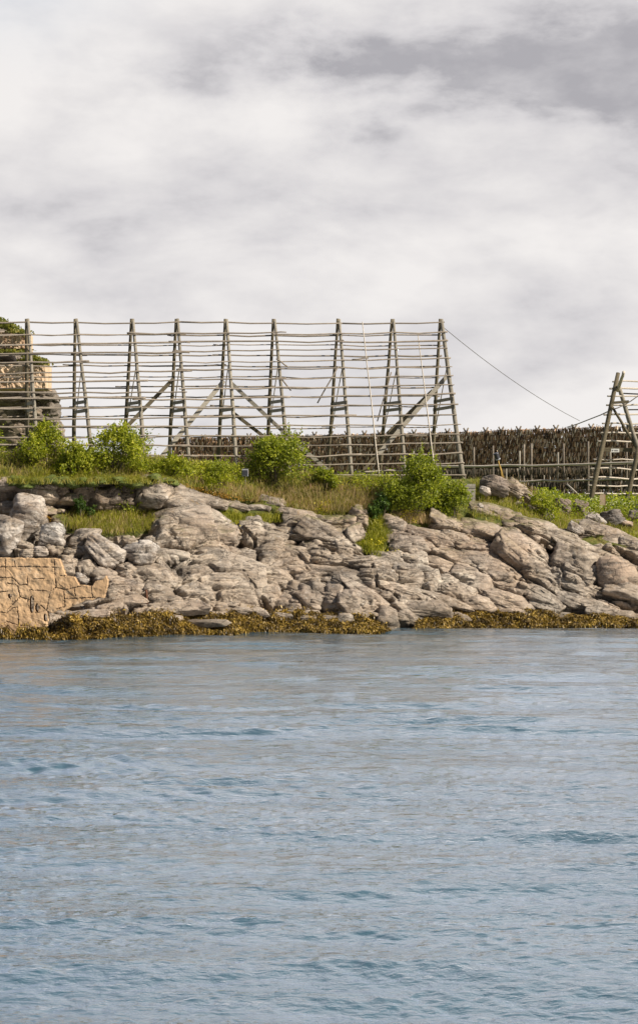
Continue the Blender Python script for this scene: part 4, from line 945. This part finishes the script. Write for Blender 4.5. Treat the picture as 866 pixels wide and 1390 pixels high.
# ------------------------------------------------------------------ the big empty drying rack
def build_rack():
    ap = [-33, 37.5, 103.5, 180, 240.5, 307, 372, 459.5, 533, 598]
    near = [(-18, 622), (52, 620), (125.5, 620), (197, 624), (257, 632), (322, 645), (393, 645), (477, 645), (550, 648), (629, 657)]
    far = [(-40, 612), (38, 612), (101, 606), (169.5, 606), (229.5, 628), (296, 632), (362, 640), (445, 645), (515, 648), (585.5, 648)]
    YA = [112.6 + (p - 37) / 561 * 9.6 for p in ap]
    top_y = 438.0
    root = empty('drying_rack', (0, 115.5, 7.4), 'large empty fish drying rack of weathered grey poles along the top of the rocky shore', 'drying rack')
    def leg_fn(k, side):
        a = P(ap[k] + (1.2 if side else -1.2), top_y - (2 if k else 0), YA[k]); fx, fy = (near if side else far)[k]
        b = P(fx, fy, YA[k] + (-1.9 if side else 1.9)); return a, b
    legs = {}
    for k in range(10):
        for side in (1, 0):
            a, b = leg_fn(k, side); e = b.copy(); d = (b - a) / np.linalg.norm(b - a)
            for _ in range(40):
                if e[2] < ground_z(e[0], e[1]) - 0.15: break
                e = e + d * 0.1
            legs[k, side] = (a, b)
            mb = MB(); r0 = 0.10 if not (k == 9 and side) else 0.13
            mb.tube(pole_pts(a - d * 0.12, e, 9, 0.02), np.linspace(r0 * 0.75, r0 * 1.12, 9), 8, 0.04)
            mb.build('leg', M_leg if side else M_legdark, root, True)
    def at_row(k, side, py):
        a, b = legs[k, side]
        ra, rb = CYP - (a[2] - EYE) * F / a[1], CYP - (b[2] - EYE) * F / b[1]
        lo, hi = 0.0, 1.35
        for _ in range(30):
            m = (lo + hi) / 2; p = a + (b - a) * m
            if CYP - (p[2] - EYE) * F / p[1] < py: lo = m
            else: hi = m
        return a + (b - a) * lo
    nearL = [453.5, 466.7, 479.8, 492, 506, 518.4, 530.7, 543, 554, 568, 580.6, 592, 603, 612, 620]
    nearM = [453, 464, 476, 490, 502, 516, 529, 541, 553, 565.5, 579, 592.6, 605, 620, 632]
    nearR = [450, 461, 472.5, 484.5, 498, 510, 523, 535.5, 550, 563, 577, 588, 601, 614.5, 628.5]
    farL = [454.5, 467.8, 481, 494.8, 511, 524.7, 538, 552, 566, 580, 593]
    farR = [455, 469.7, 483.7, 498, 511.5, 524, 537, 551, 564.5, 579, 592]
    spans = [(0, 3), (3, 6), (6, 9)]
    r = np.random.default_rng(5)
    def row(side, yl, ym, yr, rad):
        cuts = [0, 3, 6, 9]
        if r.random() < .5: cuts = [0, 4, 7, 9]
        elif r.random() < .4: cuts = [0, 2, 5, 9]
        off = -1 if side else 1
        for a, b in zip(cuts[:-1], cuts[1:]):
            pts = []
            for k in range(a, b + 1):
                y = np.interp(ap[k], [0, 310, 600], [yl, ym, yr]) + r.normal(0, 0.45)
                p = at_row(k, side, y) + np.array([0, off * 0.15, 0]); pts.append(p)
            # ends run past the legs; poles lie beside one another at the joints
            d0 = pts[0] - pts[1]; d0 /= np.linalg.norm(d0); d1 = pts[-1] - pts[-2]; d1 /= np.linalg.norm(d1)
            e0 = r.uniform(0.2, 0.75); e1 = r.uniform(0.15, 0.7) if b < 9 else r.uniform(0.12, 0.3)
            pts = [pts[0] + d0 * e0] + pts + [pts[-1] + d1 * e1]
            full = []
            for u, v in zip(pts[:-1], pts[1:]):
                m = (u + v) / 2 + np.array([0, 0, -0.02 * r.random() * np.linalg.norm(v - u)]) + r.normal(0, 0.018, 3); full += [u, m]
            full.append(pts[-1]); full = np.array(full) + np.array([0, 0, r.normal(0, 0.035)]) * 1.0
            n = len(full); r1 = rad * r.uniform(0.8, 1.2); tp = np.linspace(r1 * 1.18, r1 * 0.72, n)
            if r.random() < .5: tp = tp[::-1]
            mb = MB(); mb.tube(full, tp, 6, 0.05); mb.build('rail', M_rail, root, True)
    for l, m, rr_ in zip(nearL, nearM, nearR): row(1, l, m, rr_, 0.046)
    for l, rr_ in zip(farL, farR): row(0, l, (l + rr_) / 2, rr_, 0.042)
    # lowest rail at the right only
    pts = [at_row(k, 1, y) + np.array([0, -.15, 0]) for k, y in ((6, 644), (7, 645), (8, 645), (9, 645))]; mb = MB(); mb.tube(np.array([pts[0] - [1, 0, 0]] + pts + [pts[-1] + [.2, 0, 0]]), 0.045, 6, .05); mb.build('rail', M_rail, root, True)
    # ridge pole, three lengths
    rid = [P(ap[k], [438.5, 438.5, 439, 440, 438, 438.5, 440, 440, 440, 438.5][k], YA[k]) for k in range(10)]
    for a, b in ((0, 4), (4, 7), (7, 9)):
        mb = MB(); pts = rid[a:b + 1]; full = []
        for u, v in zip(pts[:-1], pts[1:]): full += [u, (u + v) / 2 + [0, 0, -0.04]]
        full.append(pts[-1] + [0.2, 0, 0]); full = np.array(full) + [0, 0, .05]; mb.tube(full, np.linspace(0.05, 0.04, len(full)), 6, .05); mb.build('ridge_pole', M_rail, root, True)
    # cross planks between the two legs of every frame, and a thin stay inside it
    cb = [(546, 557), (547, 556), (546, 558), (547, 556), (546, 557), (556, 566), (545, 557), (547, 555), (547, 556), (542, 553)]
    for k in range(10):
        for j, y in enumerate(cb[k]):
            a = at_row(k, 0, y + (1.5 if k != 9 else 3)) ; b = at_row(k, 1, y - 1); d = b - a
            mb = MB(); mb.plank(a - d * 0.10, b + d * 0.10, 0.17, 0.06, (1, 0.2, 0)); mb.build('crossbeam', M_plank, root)
        a = at_row(k, 1, 492 + 6 * math.sin(k)); b = at_row(k, 0, 592 if k not in (2, 3) else 585); mb = MB(); mb.tube(pole_pts(a, b, 5, .02), 0.03, 5); mb.build('stay', M_leg, root, True)
    # long diagonal braces
    def brace(x0, y0, Y0, x1, y1, Y1, w, mat=M_plank):
        mb = MB(); a, b = P(x0, y0, Y0), P(x1, y1, Y1); w *= 1.35
        while b[2] > ground_z(b[0], b[1]) - 0.1 and y1 > 620: b = b + (b - a) / np.linalg.norm(b - a) * 0.1
        mb.plank(a, b, w, 0.08); mb.build('brace', mat, root)
    YC = lambda px: 112.6 + (px - 37) / 561 * 9.6
    brace(-8, 546, YC(0) - .6, 32, 597, YC(30) - .9, .14, M_legdark)
    brace(236, 514, YC(236) + .3, 160, 592, YC(160) + .8, .15, M_legdark)
    brace(304, 517, YC(304) - .3, 214, 627, YC(214) - 1.0, .17)
    brace(314, 520, YC(314) - .3, 392, 593, YC(390) - .8, .15)
    brace(392, 593, YC(390) - .8, 432, 627, YC(432) - 1, .15)
    brace(316, 560, YC(316) + .2, 360, 594, YC(360) + .6, .14, M_legdark)
    brace(606, 511, YC(606) - .4, 514, 616, YC(514) - .9, .17)
    brace(588, 531, YC(588) + .1, 526, 590, YC(526) + .5, .22, M_legdark)
    brace(549, 567, YC(549) + .4, 486, 648, YC(484) + 1.1, .11, M_legdark)
    # broken ends dangling from the rails
    for x0, y0, x1, y1 in ((375, 487, 392, 499), (379, 511, 395, 530), (459, 498, 431, 547), (531, 505, 512, 572), (478, 488, 500, 486)):
        mb = MB(); mb.tube(pole_pts(P(x0, y0, YC(x0) - .9), P(x1, y1, YC(x1) - 1.0), 4, .02), 0.04, 6); mb.build('broken_pole', M_rail, root, True)
    # thin poles leaning on the rack
    for x0, y0, x1, y1, lab in ((491.7, 437, 515.8, 656, 'taller thin pale pole leaning on the rails between the seventh and eighth frames'), (567.3, 456, 590, 640, 'shorter thin pale pole leaning on the rails between the last two frames')):
        a = P(x0, y0, YC(x0) - 0.35); b = P(x1, y1, YC(x1) - 2.5); e = b.copy()
        while e[2] > ground_z(e[0], e[1]): e = e + (b - a) / np.linalg.norm(b - a) * 0.05
        mb = MB(); mb.tube(pole_pts(a, e, 9, .03), np.linspace(.028, .045, 9), 6); o = mb.build('leaning_pole', M_pale_pole, None, True); tag(o, lab, 'pole')
    # stay wire from the end of the rack
    a = P(600, 443, YC(600)); b = P(786, 571, 150); t = np.linspace(0, 1, 24)[:, None]; pts = a + (b - a) * t; pts[:, 2] -= (0.35 * 4 * t * (1 - t))[:, 0]
    mb = MB(); mb.tube(pts, 0.018, 5); tag(mb.build('wire', M_wire, None, True), 'long thin wire running down right from the top corner of the empty rack', 'wire')
build_rack()

# ------------------------------------------------------------------ the second empty rack, cut off by the right edge
def build_right_rack():
    Y = 133.0
    root = empty('drying_rack', P(835, 690, Y), 'second empty A-frame rack with protruding rails, cut off by the right edge', 'drying rack')
    def pole(name, x0, y0, Y0, x1, y1, Y1, r0, mat, ground=False, n=7):
        a, b = P(x0, y0, Y0), P(x1, y1, Y1); e = b.copy()
        if ground:
            while e[2] > ground_z(e[0], e[1]) - .1: e = e + (b - a) / np.linalg.norm(b - a) * .05
        mb = MB(); mb.tube(pole_pts(a, e, n, .02), np.linspace(r0 * .85, r0 * 1.1, n), 7, .04); mb.build(name, mat, root, True)
    pole('leg', 838.5, 506, Y - .15, 800, 686, Y - 1.6, .15, M_legdark, True)
    pole('leg', 846, 505, Y - 2, 838, 530, Y, .11, M_pale_pole)
    pole('leg', 838, 520, Y, 888, 688, Y + 1.8, .15, M_leg, True)
    pole('leg', 846, 546, Y - .1, 866, 610, Y - 1.4, .12, M_leg); pole('leg', 866, 608, Y - 1.5, 848, 690, Y - 1.9, .15, M_legdark, True)
    pole('leg', 908, 500, Y + 4, 870, 692, Y + 2, .14, M_legdark, True); pole('leg', 904, 502, Y + 4, 956, 690, Y + 5.5, .14, M_leg, True)
    pole('leg', 975, 500, Y + 8, 938, 692, Y + 6, .14, M_legdark, True); pole('leg', 971, 502, Y + 8, 1022, 690, Y + 9.5, .14, M_leg, True)
    pole('brace', 831, 553, Y - .5, 866, 612, Y - 1.2, .09, M_legdark)
    for x0, y0, x1, y1 in ((829, 547, 853, 545), (812, 610, 866, 611)):
        mb = MB(); mb.plank(P(x0, y0, Y - .9), P(x1, y1, Y - .9), .24 if y0 > 600 else .16, .07); mb.build('crossbeam', M_legdark, root)
    rows = [(518, 831), (527, 827), (538, 824), (550, 823), (563, 819), (575, 817), (587, 815), (599, 811), (624, 805), (636, 801), (648, 799), (659, 798), (670, 794), (684, 800)]
    r = np.random.default_rng(8)
    for y, x in rows:
        for dep, dx, dyy in ((-1, 0, 0), ):
            f = (y - 505) / 180.0; Y0 = Y - .2 - 1.6 * f
            a, b = P(x, y, Y0), P(1010, y + (1.5 if y < 600 else 2.5) , Y0 + 7)
            mb = MB(); mb.tube(pole_pts(a, b, 12, .035), np.linspace(.06, .045, 12) * r.uniform(.8, 1.1), 6, .05); mb.build('rail', M_pale_pole, root, True)
    for y, x in ((534, 846), (556, 852), (581, 858), (606, 864), (631, 870), (655, 876)):
        a, b = P(x, y, Y + .8), P(1020, y + 1, Y + 9); mb = MB(); mb.tube(pole_pts(a, b, 9, .03), .045, 6, .05); mb.build('rail', M_rail, root, True)
    # white plate on the crossbeam
    a = P(834.5, 611.5, Y - 1.05); sx, sz = 11 * Y / F / 2, 4.8 * Y / F / 2
    mb = MB(); mb.plank(a - [sx, 0, 0], a + [sx, 0, 0], sz * 2, .03); s = mb.build('sign_plate', M_sign, None)
    s.location = (0, 0, 0); tag(s, 'small white plate with dark lettering fixed to the crossbeam of the right rack', 'sign')
    mb = MB(); 
    for dx, w in ((-.17, .03), (-.13, .012), (-.02, .045), (.05, .04), (.12, .045)):
        c = a + np.array([dx, -.02, 0]); mb.plank(c - [w / 2, 0, 0], c + [w / 2, 0, 0], .07, .008)
    mk = mb.build('marking', M_mark); mk.parent = s
    # rope from the rack's head down to the left
    p = [P(769, 580, 150), P(800, 569, 143), P(830, 556, Y - .6), P(846, 550, Y - .6), P(866, 537, Y - .8), P(900, 515, Y)]
    q = []
    for u, v in zip(p[:-1], p[1:]): q += [u, (u + v) / 2 - [0, 0, .03]]
    mb = MB(); mb.tube(np.array(q + [p[-1]]), .035, 6); tag(mb.build('rope', M_rope, None, True), 'slack rope passing over the head of the right rack and down to the left', 'rope')
build_right_rack()

# ------------------------------------------------------------------ fish racks in the distance
def build_fish_racks():
    r = np.random.default_rng(66)
    xa, xb = 236.0, 960.0
    def topY(px): return 231 - (px - 257) / 609 * 33
    def toprow(px): return np.interp(px, [236, 257, 420, 600, 820, 960], [596, 595.5, 591.5, 587.5, 580.5, 576])
    def ridge(px): return P(px, toprow(px), topY(px))
    zg = 6.0
    root = empty('fish_rack', (10, 212, zg), 'long far A-frame rack hung full of drying fish behind the empty rack', 'fish rack')
    # frames: crossing legs that stick out over the ridge
    px = xa
    frames = []
    while px < xb: frames.append(px + r.normal(0, 1.2)); px += 20.5 + 6.0 * (px - xa) / (xb - xa)
    for k, p in enumerate(frames):
        t = ridge(p)
        for sgn in (-1, 1):
            foot = t + np.array([0.55 * sgn, -2.6 * sgn, zg - t[2] - .1]); d = (t - foot) / np.linalg.norm(t - foot)
            hd = t + d * 0.42; hd[0] = t[0] - 0.22 * sgn + 0.0; mb = MB()
            mb.tube([foot, t + [0.10 * sgn, 0, -0.25], hd + [-.0, 0, .0]], [.11, .10, .08], 5); mb.build('leg', M_rail, root, True)
    def rail_at(level, side):    # level 0..1 from ridge to foot
        pts = []
        for p in np.linspace(xa, xb, 24): t = ridge(p); pts.append(t + np.array([0, -2.4 * level * side, (zg - t[2]) * level + r.normal(0, .03)]))
        return np.array(pts)
    levels = np.linspace(0.0, 0.90, 16)
    fishspots = []
    for i, lv in enumerate(levels):
        for side in ((1,) if i == 0 else (1, -1)):
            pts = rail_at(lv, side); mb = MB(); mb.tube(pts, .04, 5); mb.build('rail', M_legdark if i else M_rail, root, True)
            if 0 <= i < 15:
                for j in range(len(pts) - 1):
                    a, b = pts[j], pts[j + 1]; n = int(np.linalg.norm(b - a) / (0.056 if side == 1 else 0.09))
                    for q in range(n):
                        c = a + (b - a) * (q + r.random()) / n
                        bare = (lv > .62 and r.random() < .25) or r.random() < 0.03
                        if not bare: fishspots.append((c[0], c[1] - (.04 + .10 * r.random()) * side, c[2] + r.normal(0, .07), side))
    S = np.array(fishspots)
    # ---- one split, dried fish: two flattened tapering bodies tied at the tail, 0.6 m long
    def fish_verts():
        secs = [(0, .018, .012), (-.06, .035, .015), (-.16, .06, .03), (-.32, .075, .045), (-.46, .07, .05), (-.58, .03, .03)]
        v, q = [], []
        for zz, w, th in secs: v += [(-w, 0, zz), (0, -th, zz), (w, 0, zz), (0, th, zz)]
        for i in range(len(secs) - 1):
            for j in range(4): q.append((i * 4 + j, i * 4 + (j + 1) % 4, i * 4 + 4 + (j + 1) % 4, i * 4 + 4 + j))
        q += [(3, 2, 1, 0), (20, 21, 22, 23)]
        # tail fin
        n = len(v); v += [(-.06, 0, .07), (.06, 0, .07), (.02, .006, 0), (-.02, .006, 0)]; q.append((n, n + 1, n + 2, n + 3))
        return np.array(v, float), np.array(q)
    fv, fq = fish_verts(); fv = fv * np.array([1.1, 1.3, 0.84])
    me = bpy.data.meshes.new('dried_fish'); me.from_pydata(fv.tolist(), [], fq.tolist()); me.materials.append(M_fish); me.update()
    # the 300 that show largest: front side, open view to the right of the big rack
    ppx = CXP + S[:, 0] * F / S[:, 1]; ppy = CYP - (S[:, 2] - EYE) * F / S[:, 1]
    cand = np.where((S[:, 3] == 1) & (ppx > 640) & (ppx < 790) & (ppy < 628))[0]
    pick = cand[np.argsort(S[cand, 1])][:1200]; pick = r.permutation(pick)[:300]
    for i in pick:
        o = bpy.data.objects.new('dried_fish', me); COL.objects.link(o); o.location = S[i, :3]
        o.rotation_euler = (r.normal(0, .12), r.normal(0, .22), r.uniform(0, 6.28)); s = r.uniform(.6, 1.15); o.scale = (s, s, s)
        tag(o, 'split dried fish hanging tail-up from the long far rack', 'dried fish', 'dried fish hanging on the long far rack')
    rest = np.setdiff1d(np.arange(len(S)), pick); vs, qs, n = [], [], 0
    def put(c, sc):
        a = r.uniform(0, 6.28); ca, sa = math.cos(a), math.sin(a); v = fv * sc
        v = np.stack([v[:, 0] * ca - v[:, 1] * sa + v[:, 2] * r.normal(0, .14), v[:, 0] * sa + v[:, 1] * ca, v[:, 2]], 1); return v + c
    for i in rest: vs.append(put(S[i, :3], r.uniform(.75, 1.2))); qs.append(fq + n); n += len(fv)
    tag(mesh_np('hanging_fish', np.vstack(vs), np.vstack(qs), M_fish), 'mass of drying fish filling the long far rack', 'dried fish', kind='stuff')

    # ---- lower post-and-beam rack in front of it, at the right
    root = empty('flat_rack', P(760, 690, 176), 'low post-and-beam drying rack with two long pale beams in front of the fish wall', 'drying rack')
    def beam(p0, p1, rad, mat=M_pale_pole, name='beam'):
        mb = MB(); mb.tube(pole_pts(p0, p1, 14, .04), rad, 6, .05); mb.build(name, mat, root, True)
    Y0, Y1 = 184.0, 168.0
    def yy(px): return np.interp(px, [480, 1000], [Y0, Y1])
    beam(P(560, 636, yy(560)), P(1000, 625, yy(1000)), .10)
    beam(P(690, 654, yy(690)), P(1000, 646, yy(1000)), .085)
    for dy in (2.8, 5.6): 
        beam(P(560, 637, yy(560) + dy), P(1000, 627, yy(1000) + dy), .08, M_legdark); beam(P(640, 655, yy(640) + dy), P(1000, 649, yy(1000) + dy), .08, M_legdark)
    for i, (x, top) in enumerate([(561, 612), (643, 607), (669, 605), (705, 612), (711, 603), (721, 602), (757, 614), (764.5, 602), (798, 599), (828, 612), (850, 600), (880, 604), (905, 600), (940, 602)]):
        p = P(x, top, yy(x) + r.uniform(-.1, 2)); b = p.copy(); b[2] = 5.7; mb = MB(); mb.tube(pole_pts(b, p, 5, .02), [.09, .09, .085, .08, .075], 6); mb.build('post', M_rail if i % 3 else M_plank, root, True)
    for x in (652, 677, 687, 694, 702, 716, 730, 738, 746, 752, 770, 777, 784, 791, 806, 815, 822, 836, 843, 858, 870, 890):
        p = P(x, 652 if r.random() < .5 else 636, yy(x) + r.uniform(1, 6)); b = p.copy(); b[2] = 5.7; mb = MB(); mb.tube([b, (b + p) / 2, p], .06, 5); mb.build('post', M_plank, root, True)
    mb = MB(); mb.tube([P(769, 657, 174), P(796, 682, 173)], .07, 5); mb.build('brace', M_pale_pole, root, True)
    # fish and nets below the beams, the shadow band there put into their colour
    vs, qs, n = [], [], 0
    for row, (ra, rb, cnt, dmin, dmax) in enumerate([(637, 628, 900, .2, 6.0), (656, 650, 700, .2, 6.0), (641, 632, 500, 2, 6.0)]):
        for k in range(cnt):
            x = r.uniform(600 if row != 1 else 650, 990); c = P(x, np.interp(x, [560, 1000], [ra, rb]), yy(x)); c[1] += r.uniform(dmin, dmax); c[2] -= .1
            vs.append(put(c, r.uniform(.8, 1.2))); qs.append(fq + n); n += len(fv)
    tag(mesh_np('low_hanging_fish', np.vstack(vs), np.vstack(qs), leaf_material('shaded_dried_fish', [(0.0, (0.02, 0.018, 0.012)), (0.6, (0.06, 0.05, 0.03)), (1.0, (0.16, 0.11, 0.07))], 0.0, .6)), 'shade-darkened fish hanging under the beams of the low rack', 'dried fish', kind='stuff')
    # thin rail and brushwood closing the back of the low rack
    root2 = empty('plank_fence', P(650, 690, 186), 'dark slatted fence of upright boards behind the low rack', 'fence')
    mb = MB(); x = -10.0
    while x < 45:
        p0 = np.array([x, 187 - (x + 10) * .22, 5.6]); mb.plank(p0, p0 + [0, 0, r.uniform(1.1, 1.7)], .20, .03, (0, 1, 0)); x += r.uniform(.24, .5)
    mb.build('boards', M_legdark, root2); mb = MB(); mb.tube([[-10, 186.8, 6.6], [45, 174.6, 6.6]], .05, 5); mb.build('rail', M_plank, root2, True)
build_fish_racks()

# ------------------------------------------------------------------ small things on the bank
def box_lamp():
    Y = float(bank_point(680, 656)[1]); c = P(674, 619, Y)
    root = empty('lamp', P(680, 650, Y), 'dark bucket-shaped floodlight tilted on a crooked ochre stake among the rocks', 'floodlight')
    mb = MB(); d = np.array([-.35, -.25, .9]); d /= np.linalg.norm(d); t = np.linspace(-.2, .17, 8)[:, None]
    mb.tube(c + d * t, [.10, .12, .125, .13, .135, .14, .15, .15], 14); mb.build('housing', M_black, root, True)
    mb = MB(); mb.tube(c + d * np.array([[-.215], [-.16]]) , [.14, .14], 14); mb.build('rim', M_greybox, root, True)
    g = P(681, 652, Y); mb = MB(); mb.tube([g, P(680, 640, Y), P(677, 630, Y), c - d * .2], [.05, .045, .04, .035], 6); mb.tube([P(684, 652, Y), P(680.5, 639, Y), P(678, 631, Y)], .03, 6)
    mb.build('stake', simple('ochre_stake', (0.34, 0.22, 0.05), .8), root, True)
box_lamp()
def meter():
    Y = float(bank_point(333, 664)[1]); c = P(333, 641.5, Y)
    root = empty('meter_box', P(333, 666, Y), 'small dark square box with a pale rim on a thin post in the grass', 'meter box')
    g = ground_z(c[0], Y) - .1; mb = MB(); mb.tube([[c[0], Y + .1, g], [c[0], Y + .1, c[2] - .1]], .025, 6); mb.build('post', M_plank, root, True)
    mb = MB(); mb.plank(c - [0, 0, .19], c + [0, 0, .19], .32, .16); mb.build('casing', M_greybox, root)
    mb = MB(); cc = c - [0, .10, .02]; mb.plank(cc - [0, 0, .14], cc + [0, 0, .14], .25, .05); mb.build('screen', M_black, root)
meter()
def panel():
    Y = float(bank_point(639, 682)[1]); root = empty('weathered_panel', P(639, 680, Y), 'grey weathered plank panel standing at the right foot of the empty rack', 'panel')
    for i in range(3):
        x = 633.5 + i * 4.4; mb = MB(); mb.plank(P(x, 657, Y) + [.02, 0, 0], P(x, 684 + (4 if i == 2 else 0), Y - .15), .165, .04); mb.build('board', M_plank, root)
    mb = MB(); mb.plank(P(631, 661, Y - .06), P(645, 661, Y - .06), .10, .04); mb.build('batten', M_plank, root)
panel()
def board_sign():
    Y = float(bank_point(821, 700)[1]); root = empty('board_post', P(821, 702, Y), 'blank tan board nailed to a thin post, below the right rack', 'board')
    mb = MB(); mb.plank(P(817, 671, Y), P(817, 686, Y), .28, .03); mb.build('board', M_tan, root)
    mb = MB(); mb.tube([P(820.5, 671, Y + .05), P(821, 700, Y + .05)], .03, 6); mb.build('post', M_rust, root, True)
board_sign()
def blue_box():
    Y = float(bank_point(864, 696)[1]); root = empty('tub', P(864, 695, Y), 'dark blue plastic tub in the grass at the right edge', 'tub')
    a, b = P(859.5, 688.5, Y), P(872, 688.5, Y); dz = np.array([0, 0, .30])
    v = []
    for k, (s, z) in enumerate(((.88, -.18), (1, .14))):
        cx, cz = (a + b) / 2, 0; hw = (b[0] - a[0]) / 2 * s; v += [(cx[0] - hw, Y - .25 * s, cx[2] + z), (cx[0] + hw, Y - .25 * s, cx[2] + z), (cx[0] + hw, Y + .25 * s, cx[2] + z), (cx[0] - hw, Y + .25 * s, cx[2] + z)]
    mb = MB(); mb.add(v, [(3, 2, 1, 0), (0, 1, 5, 4), (1, 2, 6, 5), (2, 3, 7, 6), (3, 0, 4, 7), (4, 5, 6, 7)]); mb.build('body', M_blue, root)
    c = (a + b) / 2; mb = MB(); mb.plank(c + [-(b[0] - a[0]) / 2 - .02, 0, .155], c + [(b[0] - a[0]) / 2 + .02, 0, .155], .56, .035, (0, 0, 1)); mb.build('lid', M_blue, root)
blue_box()
def iron():
    c = bank_point(202, 812); c[1] -= .9; mb = MB(); mb.tube([c - [0, 0, .25], c + [-.02, 0, .2], c + [-.04, 0, .42]], [.05, .055, .05], 8); tag(mb.build('mooring_pin', M_rust, None, True), 'short rusty iron mooring pin standing in the rocks right of the wall', 'mooring pin')
iron()
def planks_ground():
    # poles lying under the rack by the big bush
    for x0, y0, x1, y1, lab in ((484, 641, 556, 638, 'long pale pole lying level behind the rack above the big bush'), (480, 676, 505, 681, 'short pale plank lying in the grass left of the dark green shrub')):
        Y = 122.5 if y0 < 660 else 116.0; mb = MB(); mb.tube(pole_pts(P(x0, y0, Y), P(x1, y1, Y), 6, .02), .06, 6); tag(mb.build('loose_pole', M_pale_pole, None, True), lab, 'pole')
planks_ground()
